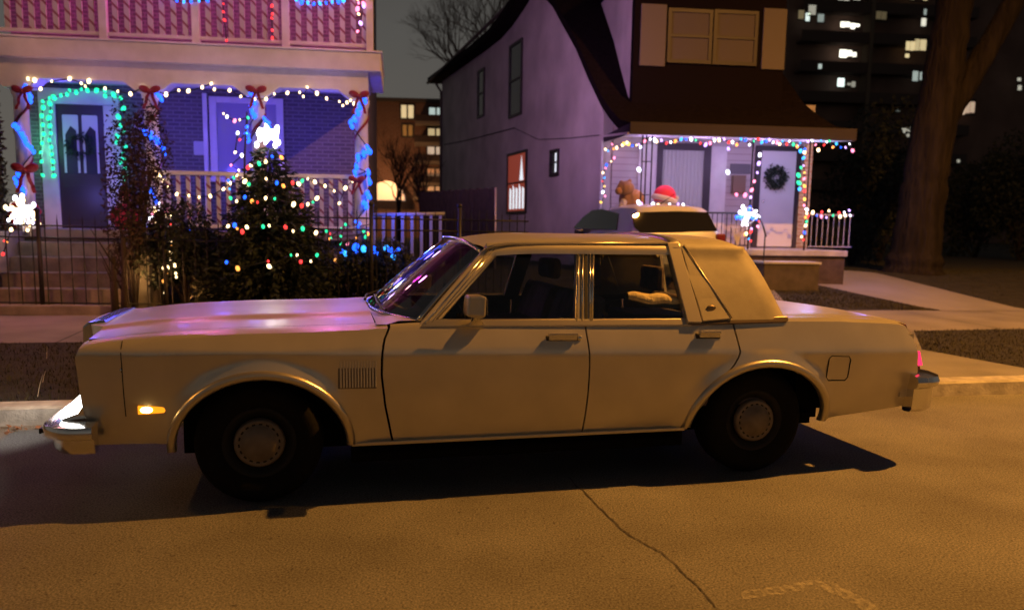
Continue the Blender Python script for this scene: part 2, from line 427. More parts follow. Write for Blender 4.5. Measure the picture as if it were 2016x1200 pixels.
def dside(x, z):
    c = zc(x); T = zt(x)
    if z >= c: k = (z-c)/max(.05, T-c); d = .054*k**1.1
    else: k = (c-z)/(c-.30); d = .008*sm(k*5)+.115*k**2.3
    for xc, a, top, z0 in ARC:                   # flare round each wheel opening
        e = math.hypot((x-xc)/a, max(0, z-z0)/(top-z0))-1
        if -.1 < e < .3: d -= .026*(1-sm(e/.26))
    if x < .1: d += .055*((.1-x)/.95)**2
    if x > 3.1: d += .05*((x-3.1)/.86)**2
    return d
def ym(y, mir): return W_-y if mir else y
XF = lambda z: interp([(.3, -.79), (.55, -.826), (.8, -.838), (.84, -.82)], z)
S1 = lambda z: interp([(.30, .692), (.326, .684), (.514, .645), (.677, .625), (.784, .626), (.864, .639), (.925, .668), (.95, .68)], z)
S2 = lambda z: interp([(.32, 1.768), (.70, 1.764), (.93, 1.745)], z)
S3 = lambda z: interp([(.30, 2.372), (.40, 2.40), (.548, 2.495), (.679, 2.632), (.73, 2.668), (.768, 2.679), (.917, 2.652)], z)
XR = lambda z: interp([(.37, 3.965), (.6, 3.955), (.73, 3.93), (.83, 3.905), (.88, 3.87), (.9, 3.85)], z)
GAP = .0045
def panel(name, A, B, ga, gb, roll, mir, zextra=0, nrow=22):
    xa, xb = A(.31)+ga, B(.31)-gb
    xs = [xa+(xb-xa)*i/26 for i in range(27)]
    for xc, a, top, z0 in ARC:
        xs += [xc-a*math.cos(PI*i/40) for i in range(41)]+[xc-a-.002, xc+a+.002]
    xs = sorted(x for x in xs if xa-1e-6 <= x <= xb+1e-6)
    cols = []
    for xb_ in xs:
        zb = arch(xb_) or sill(xb_)
        s = (xb_-A(zb)-ga)/max(1e-6, B(zb)-gb-A(zb)-ga); s = max(0, min(1, s))
        col = []
        for r_ in range(nrow+1):
            k = r_/nrow; k = k**.9
            xx = A(.9)+ga+(B(.9)-gb-A(.9)-ga)*s; z = zb+(zt(xx)-zb)*k
            x = A(z)+ga+(B(z)-gb-A(z)-ga)*s
            if r_ == nrow: z = zt(x)
            col.append(V((x, dside(x, z), z)))
        x, y, z = col[-1]
        for k in (.25, .5, .75, 1): col.append(V((x, y+roll*k, z+.018*math.sin(k*PI/2))))
        # a turned-in lip at the bottom
        col.insert(0, col[0]+V((0, .03, .004)))
        cols.append([V((p.x, ym(p.y, mir), p.z)) for p in col])
    m = MB(); m.grid(cols, not mir)
    # turned-in edges at both seams
    for cc in (cols[0], cols[-1]):
        s_ = -1 if mir else 1
        m.grid([cc[1:nrow+2], [p+V((0, .02*s_, 0)) for p in cc[1:nrow+2]]])
    return m.build(name, PAINT, sedan, angle=40)
for mir in (False, True):
    panel('front_fender', XF, S1, 0, GAP, .13, mir)
    d1 = panel('front_door', S1, S2, GAP, GAP, .02, mir)
    d2 = panel('rear_door', S2, S3, GAP, GAP, .02, mir)
    panel('quarter_panel', S3, XR, GAP, 0, .13, mir)
    sg = -1 if mir else 1
    # lip mouldings round the wheel openings
    for xc, a, top, z0 in ARC:
        m = MB(); rows = []
        for i in range(49):
            th = PI*i/48; row = []
            for da, dy in ((-.012, .03), (-.014, -.010), (.0, -.020), (.016, -.020), (.03, -.012), (.034, .01)):
                A_, T_ = a+da, (top-z0)+da; x = xc-A_*math.cos(th); z = z0+T_*math.sin(th)
                row.append(V((x, ym(dside(xc-(a+.002)*math.cos(th), z0+(top-z0+.002)*math.sin(th))+dy, mir), z)))
            rows.append(row)
        m.grid(rows); m.build('wheel_arch_trim', DULLCH, sedan, True)
    # chrome strip along the sill and the dark rocker under it
    m = MB(); m.prism([(.47, ym(.102, mir), .285), (2.40, ym(.102, mir), .285), (2.40, ym(.102, mir), .305), (.47, ym(.102, mir), .305)], (0, .02*sg, 0)); m.build('sill_trim', DULLCH, sedan, bevel=.004)
    m = MB(); m.prism([(.47, ym(.135, mir), .19), (2.40, ym(.135, mir), .19), (2.40, ym(.135, mir), .284), (.47, ym(.135, mir), .284)], (0, .03*sg, 0)); m.build('rocker', DARKP, sedan)
    # fender vent with upright slats
    m = MB(); y0 = ym(dside(.5, .68)-.004, mir)
    m.prism([(.40, y0, .618), (.597, y0, .614), (.598, y0, .767), (.40, y0, .771)], (0, .02*sg, 0)); v_ = m.build('fender_vent', mat('vent_tan', (.25, .21, .15), .5, .4), sedan, bevel=.003)
    m = MB()
    for i in range(13):
        x = .410+i*.0148; yy = ym(dside(x, .7)-.012, mir); m.prism([(x, yy, .624), (x+.0085, yy, .624), (x+.0085, yy+.004*sg, .766), (x, yy+.004*sg, .766)], (0, .014*sg, 0))
    m.build('vent_slats', PAINT, v_, bevel=.002)
    m = MB(); m.tube([V((-.625, ym(dside(-.625, z)-.0003, mir), z)) for z in [.50+.375*i/14 for i in range(15)]], .0026, 5); m.build('panel_seam', mat('seam_dark', (.02, .018, .015), .8), sedan)
    m = MB(); m.tube([V((-.63, ym(dside(-.63, z)-.002, mir), z)) for z in (.728, .738, .748)], [.002, .006, .002], 6); m.build('chrome_chip', CHROME, sedan)
    # side marker lamp
    m = MB(); y0 = ym(dside(-.5, .53)-.008, mir)
    m.prism([(-.565, y0, .512), (-.445, y0, .516), (-.43, y0, .533), (-.445, y0, .548), (-.565, y0, .556)], (0, .02*sg, 0)); o = m.build('marker_lamp', emit('amber_lamp', (1.0, .30, .01), 1.5), sedan, bevel=.004)
    m = MB(); m.ball((-.525, ym(dside(-.5, .53)-.006, mir), .534), .03, 12, 1.0, .35, .55); m.build('lamp_bulb', emit('amber_hot', (1.0, .66, .22), 22), o, True)
    # door handles
    for hx0, hx1 in ((1.525, 1.685), (2.42, 2.545)):
        m = MB(); y0 = ym(dside(1.6, .85)-.02, mir)
        m.prism([(hx0, y0, .852), (hx1, y0, .85), (hx1, y0, .880), (hx0, y0, .882)], (0, .022*sg, 0))
        m.prism([(hx0-.004, y0-.012*sg, .872), (hx1+.004, y0-.012*sg, .870), (hx1+.004, y0-.012*sg, .886), (hx0-.004, y0-.012*sg, .888)], (0, .03*sg, 0))
        dpar = d1 if hx0 < 2 else d2
        m2 = MB(); m2.prism([(hx0-.014, ym(dside(1.6, .85)-.004, mir), .842), (hx1+.016, ym(dside(1.6, .85)-.004, mir), .840), (hx1+.016, ym(dside(1.6, .87)-.003, mir), .872), (hx0-.014, ym(dside(1.6, .87)-.003, mir), .874)], (0, .02*sg, 0)); m2.build('handle_shade', mat('painted_shade', (.03, .025, .02), .6), dpar, bevel=.006)  # dark plate standing in for shade behind the handle
        m.build('handle', CHROME, dpar, bevel=.004)
        if hx0 < 2:
            m = MB(); m.ball((1.705, ym(dside(1.7, .86)-.006, mir), .858), .014, 10, 1, .6, 1); m.build('lock', CHROME, dpar, True)
# fuel door outline on the near quarter
m = MB(); q = [(3.285, .575), (3.405, .57), (3.422, .59), (3.425, .70), (3.41, .72), (3.29, .727), (3.272, .71), (3.268, .595)]
m.tube([V((x, dside(x, z)-.0005, z)) for x, z in q], .0038, 5, closed=True); m.build('fuel_door', mat('seam_dark', (.02, .018, .015), .8), sedan)
# underbody and inner shell
m = MB(); m.span(-.40, 3.28, .33, W_-.33, .23, .84); m.span(-.72, 3.85, .32, W_-.32, .42, .84); m.span(.50, 2.36, .135, W_-.135, .24, .80); m.span(3.34, 3.86, .25, W_-.25, .45, .84); m.span(3.2, 3.52, .22, W_-.22, .36, .84); m.span(3.2, 3.44, .34, W_-.34, .27, .84); m.span(-.76, -.44, .26, W_-.26, .40, .80); m.span(-.3, .45, .12, W_-.12, .74, .85)
m.span(2.5, 3.4, .12, W_-.12, .73, .85)
m.build('underbody', DARKP, sedan)
m = MB(); m.tube([(3.1, .55, .30), (3.6, .6, .36), (3.9, .6, .37)], .028, 8); m.span(3.2, 3.30, .2, .5, .27, .34); m.build('exhaust', DARKP, sedan)
# wheels
def lathe_y(prof, C, n=40): m = MB(); m.lathe(prof, n, C, 'Y'); return m
for x in (0.0, 2.858):
    for mir in (False, True):
        sg = -1 if mir else 1; Y = ym(.10, mir)
        T = lambda pr: [(r_, h*sg) for r_, h in pr]
        o = lathe_y(T([(.17, .02), (.215, -.005), (.27, -.012), (.30, 0), (.322, .03), (.326, .1), (.322, .17), (.30, .2), (.2, .2)]), (x, Y, .326)).build('wheel', RUB, sedan, True)
        lathe_y(T([(.19, .015), (.18, .004), (.165, .02), (.14, .03), (.13, .05), (0.0, .06)]), (x, Y, .326)).build('rim', mat('dark_rim', (.010, .009, .009), .7, .3), o, True)
        h = lathe_y(T([(.130, .026), (.127, .006), (.118, -.004), (.106, .001), (.097, .000), (.090, -.004), (.075, -.016), (.04, -.024), (.0, -.026)]), (x, Y, .326), 36).build('hubcap', mat('hubcap_metal', (.17, .14, .11), .55, .4, noise=(14, .2)), o, True)
        h.data.materials.append(mat('slot_black', (.01, .01, .01), .9))
        for p in h.data.polygons:
            q = p.center; rr = math.hypot(q.x-x, q.z-.326); k_ = int((math.atan2(q.z-.326, q.x-x)/(2*PI)+1)*36+.001)
            if .096 < rr < .107 and k_ % 2 == 0: p.material_index = 1
# hood, cowl, trunk lid
HD = .185
def hood_z(x, y):
    k = (y-W_/2)/(W_/2-HD); z = zt(x)+.019+.026*(1-k*k)
    e = abs(abs(y-W_/2)-.46)                      # the two pressed ridges
    z += .012*max(0, 1-e/.05)+(.012 if abs(y-W_/2) < .46 else 0)
    return z
m = MB(); rows = []
for i in range(41):
    x0 = -.80+i*(1.40)/40; row = []
    for j in range(49):
        y = HD+(W_-2*HD)*j/48; c_ = 1-abs(y-W_/2)/(W_/2-HD)
        xx = x0+(-.12*max(0, 1-abs(y-W_/2)/.46)**.25 if abs(y-W_/2) < .46 else 0)*max(0, 1-i/12)
        row.append(V((xx, y, hood_z(max(-.78, xx), y)-.01*max(0, (-.9-xx)/.1))))
    rows.append(row)
m.grid(rows); m.grid([[p for p in rows[0]], [p-V((-.01, 0, .08)) for p in rows[0]]]); m.build('hood', PAINT, sedan, angle=35)
m = MB(); m.grid([[V((x, y, zt(.6)+(.012 if x < .7 else .03)+.03*(1-((y-W_/2)/(W_/2))**2))) for y in [.10+(W_-.2)*j/20 for j in range(21)]] for x in (.605, .66, .72, .80, .9)]); m.build('cowl', PAINT, sedan, True)
m = MB(); rows = []
for i in range(27):
    x = 2.95+(3.94-2.95)*i/26; rows.append([V((x, y, zt(min(x, 3.84))-.02*max(0, (x-3.80)/.14)**2+.020+.016*(1-((y-W_/2)/(W_/2-HD))**2)+(-.008 if abs(y-W_/2) > W_/2-HD-.02 else 0))) for y in [HD+(W_-2*HD)*j/24 for j in range(25)]])
last = rows[-1]
rows += [[p+V((.012, 0, -.02)) for p in last], [p+V((.03, 0, -.12)) for p in last], [p+V((.045, 0, -.24)) for p in last], [p+V((.045, 0, -.42)) for p in last]]
m.grid(rows); m.build('trunk_lid', PAINT, sedan, angle=40)
# front end: header, grille, lamps, bumper
m = MB(); m.span(-.80, -.74, .10, W_-.10, .60, .84); m.build('nose_panel', PAINT, sedan, bevel=.01)
GX = CF.pl(170, 656, .56).x
m = MB(); m.span(GX, -.74, .56, W_-.56, .52, .862); gri = m.build('grille', CHROME, sedan, bevel=.02)
m = MB()
for i in range(16): m.span(GX-.01, GX+.005, .585+i*.045, .60+i*.045, .55, .82)
m.build('grille_bars', CHROME, gri)
m = MB(); m.prism([(GX-.015, .545, .80), (GX-.015, .545, .893), (GX+.012, .545, .915), (GX+.10, .545, .925), (GX+.10, .545, .80)], (0, W_-1.09, 0)); m.build('grille_header', CHROME, gri, bevel=.01)
for y0 in (.115, .325, W_-.305, W_-.515):
    m = MB(); m.prism([(-.80, y0, .60), (-.838, y0, .60), (-.926, y0, .508), (-.92, y0, .47), (-.80, y0, .47)], (0, .19, 0)); hl = m.build('headlight', CHROME, sedan, bevel=.006)
    m = MB(); m.prism([(-.836, y0-.001, .608), (-.938, y0-.001, .510), (-.926, y0-.001, .488), (-.850, y0-.001, .515), (-.820, y0-.001, .560)], (0, .192, 0)); m.build('lens', emit('headlamp_glow', (1.0, .97, .92), 7), hl)
    m = MB(); m.span(-.84, -.80, y0, y0+.19, .63, .75); m.build('turn_lens', mat('amber_plastic', (.5, .2, .03), .3), hl, bevel=.006)
def bumper(name, prof, x_in, sx, y_a=.02, zoff=0):
    """swept bar: prof = (outward offset, z), wrapped round both corners"""
    path = []
    n = 8
    for i in range(n+1): a = PI/2*i/n; path.append((x_in, i, a))
    rows = []
    R_ = .13
    ctr = [(sx*0.0, 0)]
    line = [(-.20*sx+x_in, y_a, (0, -1))]
    for i in range(n+1):
        a = PI/2*i/n; line.append((x_in+sx*(R_*math.sin(a)-R_)+0, y_a+R_-R_*math.cos(a), (sx*math.sin(a), -math.cos(a))))
    line += [(x_in, W_*.5, (sx, 0))]
    for i in range(n, -1, -1):
        a = PI/2*i/n; line.append((x_in+sx*(R_*math.sin(a)-R_), W_-(y_a+R_-R_*math.cos(a)), (sx*math.sin(a), math.cos(a))))
    line += [(-.20*sx+x_in, W_-y_a, (0, 1))]
    for x, y, (nx, ny) in line: rows.append([V((x+nx*o, y+ny*o, z)) for o, z in prof])
    m = MB(); m.grid(rows); m.add(rows[0], [tuple(range(len(prof)))]); m.add(rows[-1], [tuple(range(len(prof)))])
    return m.build(name, CHROME, sedan, angle=35)
bf = bumper('front_bumper', [(-.06, .335), (.0, .335), (.015, .36), (.02, .405), (.055, .42), (.06, .455), (.05, .475), (.0, .482), (-.06, .482)], -.955, -1)
m = MB(); m.prism([(-1.012, .2, .422), (-.76, -.028+.02, .422), (-.76, -.028+.02, .452), (-1.012, .2, .452)], (0, .03, 0)); m.prism([(-1.012, .1, .425), (-1.022, .1, .425), (-1.022, .1, .45), (-1.012, .1, .45)], (0, W_-.2, 0)); m.build('rub_strip', mat('black_rubber', (.03, .03, .035), .6), bf)
br = bumper('rear_bumper', [(-.06, .35), (.0, .35), (.02, .37), (.03, .50), (.055, .515), (.064, .545), (.052, .575), (.01, .590), (-.06, .60)], 4.10, 1, .05)
m = MB(); m.span(3.90, 4.08, .12, W_-.12, .37, .585); m.build('bumper_filler', mat('filler_tan', (.22, .19, .14), .6), sedan, bevel=.02)
for y0 in (.085, W_-.085-.42):
    m = MB(); m.prism([(3.93, y0, .60), (3.995, y0, .61), (3.955, y0, .745), (3.90, y0, .745)], (0, .42, 0)); tl = m.build('taillight', mat('tail_housing', (.12, .02, .02), .4), sedan, bevel=.006)
    m = MB(); m.prism([(3.955, y0-.003, .635), (4.003, y0-.003, .638), (3.975, y0-.003, .728), (3.948, y0-.003, .725)], (0, .40, 0)); m.build('lens', emit('tail_glow', (1.0, .03, .12), 1.6, (.5, .02, .03)), tl)
m = MB(); m.span(3.85, 3.918, .08, W_-.08, .44, .84); m.span(3.93, 3.965, .5, W_-.5, .60, .86); m.build('rear_panel', PAINT, sedan)
# greenhouse
GP = V((0, .06, .945)); GN = V((0, -1, .5)).normalized()
def gq(px, py, off=0., mir=False):
    p = CF.pn(px, py, GP+GN*off, GN); return V((p.x, ym(p.y, mir), p.z))
def gstrip(name, pxs, th, off, m_, mir, bevel=.004, parent=None):
    n_ = V((GN.x, -GN.y if mir else GN.y, GN.z)); m = MB(); m.prism([gq(x, y, off, mir) for x, y in pxs], -n_*th); return m.build(name, m_, parent or sedan, bevel=bevel)
def gtube(mb, pxs, r_, off, mir): mb.tube([gq(x, y, off, mir) for x, y in pxs], r_, 6)
def zroof(x, q):
    y, z = q; f = .055*max(0, (1.55-x)/.4)**2*(.5+.5*min(1, (z-1.31)/.1)); return V((x, y, z-f))
CS = [(.236, 1.312), (.238, 1.335), (.252, 1.36), (.285, 1.383), (.35, 1.398), (.5, 1.412), (.7, 1.42), (.93, 1.424)]
CS = CS+[(W_-y, z) for y, z in CS[-2::-1]]
XFR = lambda y: 1.13+.085*((y-W_/2)/(W_/2-.25))**2
m = MB(); rows = []
for i in range(15):
    s = i/14; rows.append([zroof(XFR(q[0])+(2.335-XFR(q[0]))*s, q) for q in CS])
m.grid(rows); m.build('roof', PAINT, sedan, True)
# windshield and its frame
def ws(s, t_, o=0.):                        # s up, t across 0..1
    k = (2*t_-1); yb, yt = .115, .275
    y = (yb+(W_-2*yb)*t_)*(1-s)+(yt+(W_-2*yt)*t_)*s
    xb = .615+.215*abs(k)**2.6; xt = 1.125+.085*abs(k)**2.2
    zb = .945-.012*abs(k)**2+.02; ztp = 1.385-.075*abs(k)**3
    x = xb*(1-s)+xt*s-.018*math.sin(PI*s); z = zb*(1-s)+ztp*s
    return V((x-o*.8, y, z+o*.6))
m = MB(); m.grid([[ws(i/16, j/40) for j in range(41)] for i in range(17)]); m.build('windshield', WGLASS, sedan, True)
m = MB()
for t_ in (0, 1): m.tube([ws(i/12, t_, .004) for i in range(13)], .014, 6)
m.tube([ws(1, j/24, .004) for j in range(25)], .012, 6); m.tube([ws(0, j/24, .002) for j in range(25)], .010, 6); m.build('windshield_trim', CHROME, sedan, True)
for sgn, x0, t0 in ((0, .64, .16), (1, .60, .55)):
    m = MB(); m.tube([ws(.02, t0, .03), ws(.06, t0+.1, .035), ws(.12, t0+.34, .02)], [.009, .007, .005], 6); m.build('wiper', mat('wiper_black', (.02, .02, .02), .4), sedan)
for mir in (False, True):
    gstrip('windshield_pillar', [(822, 640), (866, 631), (989, 489), (957, 483)], .05, 0, PAINT, mir, .008)
    m = MB(); gtube(m, [(838, 636), (900, 565), (965, 490)], .006, .004, mir); gtube(m, [(850, 634), (910, 564), (974, 490)], .004, .003, mir); m.build('pillar_trim', CHROME, sedan, True)
    gstrip('roof_rail', [(957, 477), (957, 490), (1316, 491), (1314, 476)], .03, .004, PAINT, mir, .006)
    m = MB(); gtube(m, [(958, 489), (972, 484), (1000, 480), (1140, 479), (1312, 479)], .009, .012, mir); m.build('drip_rail', DULLCH, sedan, True)
    gstrip('window_frame', [(985, 489), (985, 495), (1318, 494), (1318, 489)], .02, .001, DARKP, mir, 0)
    gstrip('door_pillar', [(1135, 485), (1171, 485), (1168, 632), (1131, 632)], .04, 0, DULLCH, mir, .003)
    gstrip('pillar_gap', [(1151, 486), (1156, 486), (1157, 640), (1152, 640)], .004, .003, mat('seam_dark', (.02, .018, .015), .8), mir, 0)
    m = MB()
    for a, b_ in ((1139, 1135), (1147, 1146), (1161, 1162), (1168, 1165)): gtube(m, [(a, 486), (b_, 632)], .006, .002, mir)
    m.build('pillar_mouldings', CHROME, sedan, True)
    gstrip('side_window', [(862, 630), (986, 490), (1137, 488), (1134, 630)], .004, -.016, GLASS, mir, 0, d1 if not mir else None)
    gstrip('side_window', [(1166, 630), (1169, 488), (1318, 488), (1349, 628)], .004, -.016, GLASS, mir, 0)
    m = MB(); gtube(m, [(860, 628), (985, 491), (1000, 488), (1136, 489), (1133, 628), (860, 629)], .0045, .0, mir); gtube(m, [(1167, 628), (1169, 489), (1318, 489), (1348, 627), (1167, 628)], .0045, .0, mir); m.build('window_trim', DULLCH, sedan, True)
    gstrip('belt_trim', [(838, 629), (1360, 626), (1362, 640), (828, 643)], .03, .006, DULLCH, mir, .006)
    # targa band, filler panel, vinyl roof side
    gstrip('roof_band', [(1313, 476), (1337, 477), (1383, 634), (1354, 634)], .05, .022, DULLCH, mir, .005)
    gstrip('quarter_filler', [(1339, 482), (1345, 483), (1441, 627), (1384, 632)], .03, .018, VINYL, mir, .005)
    m = MB(); gtube(m, [(1346, 482), (1395, 556), (1442, 626)], .005, .019, mir); m.build('filler_trim', DULLCH, sedan, True)
    m = MB(); c0 = gq(1400, 606, .020, mir); m.ball(c0, .03, 16, 1, .25, .55)
    m.build('emblem', mat('emblem_bronze', (.22, .16, .09), .35, .8), sedan, True)
    gstrip('vinyl_edge_trim', [(1352, 628), (1551, 622), (1553, 630), (1548, 634), (1354, 639)], .03, .008, mat('dark_bronze_trim', (.16, .12, .08), .35, .7), mir, .005)
# band over the roof
m = MB(); rows = []
for x, dz in ((2.325, -.004), (2.328, .010), (2.345, .016), (2.385, .016), (2.398, .010), (2.40, -.004)): rows.append([V((x, q[0], q[1]+dz)) for q in CS])
m.grid(rows); m.build('roof_band', DULLCH, sedan, True)
# vinyl rear roof: one skin from belt to belt
side = []
for k in range(9):
    s = k/8; z = .940+(1.312-.940)*s; side.append((.052+.5*(z-.945)-.012*math.sin(PI*s), z))
CV = side+CS[1:-1]+[(W_-y, z) for y, z in side[::-1]]
def xfront(z): return interp([(.94, 2.46), (1.0, 2.45), (1.31, 2.385), (1.345, 2.385)], z)
def xrear(z): return interp([(.94, 3.005), (1.0, 2.982), (1.20, 2.905), (1.30, 2.860), (1.345, 2.825), (1.375, 2.79), (1.40, 2.76), (1.43, 2.745)], z)
m = MB(); rows = []
for i in range(14):
    s = i/13; row = []
    for y, z in CV:
        x = xfront(z)+(xrear(z)-xfront(z))*s
        e = max(0, (s-.8)/.2); sy = 1 if y < W_/2 else -1
        inw = .030*e*e*(1 if z < 1.36 else 0); dz = -.02*e*e if z > 1.36 else 0
        row.append(V((x, y+sy*inw, z+dz+.004)))
    rows.append(row)
# turn the rear edge in towards the back window
e1 = [V((p.x+.004, p.y+(.05 if p.y < W_/2 else -.05)*(1 if p.z < 1.36 else .3), p.z-(.015 if p.z > 1.3 else 0))) for p in rows[-1]]
e2 = [V((p.x-.05, p.y+(.06 if p.y < W_/2 else -.06)*(1 if p.z < 1.36 else .2), p.z-(.05 if p.z > 1.3 else 0))) for p in e1]
m.grid(rows+[e1, e2]); m.build('vinyl_roof', VINYL, sedan, True)
m = MB(); m.grid([[V((2.97, .16, .945)), V((2.97, W_-.16, .945))], [V((2.75, .33, 1.36)), V((2.75, W_-.33, 1.36))]]); m.build('rear_window', GLASS, sedan)
# wing mirrors
for mir in (False, True):
    sg = -1 if mir else 1
    m = MB(); m.prism([(1.085, ym(-.02, mir), .948), (1.10, ym(-.05, mir), .985), (1.125, ym(-.05, mir), .985), (1.16, ym(-.0, mir), .950), (1.175, ym(.01, mir), .937), (1.04, ym(.01, mir), .937)], (0, .05*sg, 0))
    mo = m.build('wing_mirror', CHROME, sedan, bevel=.006)
    m = MB(); m.prism([(1.045, ym(-.125, mir), 1.000), (1.11, ym(-.13, mir), .988), (1.145, ym(-.13, mir), .994), (1.150, ym(-.13, mir), 1.098), (1.12, ym(-.13, mir), 1.106), (1.055, ym(-.125, mir), 1.102)], (0, .13*sg, 0)); m.build('mirror_head', DULLCH, mo, bevel=.012)
    m = MB(); m.span(1.151, 1.154, ym(-.125, mir), ym(-.01, mir), 1.008, 1.09); m.build('mirror_glass', CHROME, mo)
# cabin
m = MB()
m.span(.62, 2.95, .14, W_-.14, .42, .46); m.build('cabin_floor', CLOTH, sedan)
m = MB(); m.prism([(.66, .13, .70), (.98, .13, .70), (1.02, .13, .88), (.95, .13, .93), (.66, .13, .945)], (0, W_-.26, 0)); m.build('dashboard', mat('dash_brown', (.05, .035, .03), .6), sedan, bevel=.02)
for y0 in (.17, .97):
    m = MB(); m.prism([(1.25, y0, .50), (1.72, y0, .50), (1.76, y0, .64), (1.27, y0, .66)], (0, .72, 0)); m.prism([(1.66, y0, .60), (1.80, y0, .58), (1.93, y0, 1.06), (1.84, y0, 1.09)], (0, .72, 0)); se = m.build('front_seat', CLOTH, sedan, bevel=.04)
    m = MB(); m.span(1.865, 1.955, y0+.2, y0+.52, 1.11, 1.25); m.build('headrest', CLOTH, se, bevel=.03)
m = MB(); m.prism([(2.25, .16, .50), (2.70, .16, .5), (2.70, .16, .62), (2.27, .16, .65)], (0, W_-.32, 0)); m.prism([(2.62, .16, .60), (2.78, .16, .60), (2.92, .16, .98), (2.84, .16, 1.0)], (0, W_-.32, 0)); m.build('rear_seat', CLOTH, sedan, bevel=.04)
m = MB(); m.span(2.66, 2.72, 1.15, 1.5, 1.02, 1.2); m.build('headrest', CLOTH, sedan, bevel=.03)
m = MB(); cst = V((1.11, .52, .94)); ax = V((.86, 0, .35)).normalized(); b1 = V((0, 1, 0)); b2 = ax.cross(b1)
m.tube([cst+(b1*math.cos(2*PI*i/28)+b2*math.sin(2*PI*i/28))*.19 for i in range(28)], .012, 6, closed=True)
m.tube([cst-b1*.19, cst, cst+b1*.19], .012, 6); m.tube([cst, cst-ax*.25], .03, 8); m.build('steering_wheel', mat('wheel_black', (.02, .02, .02), .5), sedan, True)
# what lies on the back seat
m = MB(); rows = []; A0 = CF.pl(1234, 584, .16); A1 = CF.pl(1350, 597, .16)
for i in range(25):
    s = i/24; p = A0.lerp(A1, s); row = []
    for j in range(15):
        a = 2*PI*j/14; rr = .040*max(0, math.sin(PI*min(1, .08+s*.9)))**.35*(1+.07*math.sin(9*s+2*math.sin(a))); row.append(V((p.x, p.y+rr*1.1*math.cos(a), p.z+.004*math.sin(14*s)+rr*math.sin(a))))
    rows.append(row)
m.grid(rows); o = m.build('folded_blanket', mat('yellow_wool', (.55, .46, .26), .95, noise=(30, .2), bump=(60, .5)), None, True); o.matrix_world = CF.M
tag(o, 'rolled pale yellow blanket seen through the rear side window of the beige sedan', 'blanket')
m = MB(); m.prism([(2.06, .15, .66), (2.5, .15, .66), (2.5, .15, .96), (2.08, .15, .97)], (0, .45, 0)); o = m.build('cardboard_box', mat('box_brown', (.09, .07, .05), .9), None, bevel=.01); o.matrix_world = CF.M
tag(o, 'dark box on the back seat of the sedan under the rolled blanket', 'box')
# headlight beams
for y0 in (.21, W_-.21):
    d = bpy.data.lights.new('headlight_beam', 'SPOT'); d.energy = 60; d.spot_size = math.radians(105); d.spot_blend = 1; d.color = (1, .95, .86); d.shadow_soft_size = .06
    o = bpy.data.objects.new('headlight_beam', d); COL.objects.link(o); P = CF.W(-1.06, y0, .56); o.location = P
    T = CF.W(-6, y0+1.2, -.3); o.rotation_euler = (T-P).to_track_quat('-Z', 'Y').to_euler()

# ------------------------------------------------------------------ the silver hatch in the driveway (x across its tail, y forward)
SF = Frame(at_depth(1240, 13.9), 11.5)
SZ = .30
suv = thing('parked_suv', 'silver hatchback SUV with dark rear window parked in the driveway behind the sedan', 'car', Matrix.Translation((0, 0, SZ)) @ SF.M)
SIL = mat('silver_paint', (.62, .62, .64), .35, .2, coat=.4)
DG = glass('tinted_glass', (.06, .06, .07))
SW = 1.76
secs = [  # y, half width low, half width belt, half width roof, z belt, z roof, z bottom
    (-.05, .70, .74, .60, .80, .88, .40), (0.0, .84, .86, .74, .95, 1.05, .30), (.10, .87, .87, .70, 1.10, 1.18, .28)]
def ring(y, wl, wb, wr, z0, zb, zr):
    h = [(wl*.92, z0), (wl, z0+.12), (wb, (z0+zb)/2+.1), (wb*.985, zb), (wr+.02, zr-.06), (wr-.06, zr-.012), (wr*.5, zr+.012), (0, zr+.02)]
    pts = [V((SW/2-x, y, z)) for x, z in h]+[V((SW/2+x, y, z)) for x, z in h[-2::-1]]
    return pts
R_ = [ring(-.02, .70, .72, .62, .42, .80, .98), ring(.03, .84, .86, .72, .32, .98, 1.14), ring(.16, .87, .875, .68, .28, 1.06, 1.42), ring(.30, .88, .88, .63, .28, 1.08, 1.57), ring(.5, .88, .88, .63, .28, 1.08, 1.60), ring(1.2, .88, .88, .63, .28, 1.05, 1.625), ring(2.0, .88, .88, .62, .28, 1.03, 1.60), ring(2.45, .88, .88, .60, .28, 1.02, 1.50), ring(3.15, .88, .87, .70, .28, .99, 1.06), ring(3.6, .87, .85, .70, .30, .90, .97), ring(4.1, .82, .78, .60, .34, .74, .82), ring(4.2, .70, .66, .5, .45, .62, .66)]
m = MB(); m.grid(R_); m.add(R_[0], [tuple(range(len(R_[0])))]); m.add(R_[-1], [tuple(range(len(R_[0])))]); m.build('body', SIL, suv, angle=30)
def SP(px, py, P, n):
    p = SF.pn(px, py, V(P)+V((0, 0, SZ)), V(n)); return p-V((0, 0, SZ))
# rear glass lies on the sloped tail, side glass on the tumblehome
RN = V((0, -1, .40)).normalized(); RP = (SW/2, .018, 1.14)
m = MB(); m.prism([SP(x, y, RP, RN) for x, y in ((1244, 424), (1262, 417), (1330, 415), (1394, 417), (1413, 454), (1330, 458), (1262, 458), (1249, 446))], RN*-.03); rg = m.build('rear_window', mat('dark_glass', (.012, .012, .014), .012), suv, bevel=.01)
LN = V((-1, 0, .48)).normalized(); LP = (-.012, 1, 1.08)
m = MB(); m.prism([SP(x, y, LP, LN) for x, y in ((1128, 449), (1146, 428), (1166, 413), (1186, 411), (1218, 420), (1213, 452))], LN*-.03); m.build('side_window', mat('dark_glass', (.012, .012, .014), .012), suv, bevel=.008)
m = MB(); pr = [SP(x, y, LP, LN) for x, y in ((1128, 449), (1146, 428), (1166, 413), (1186, 411), (1218, 420), (1213, 452))]
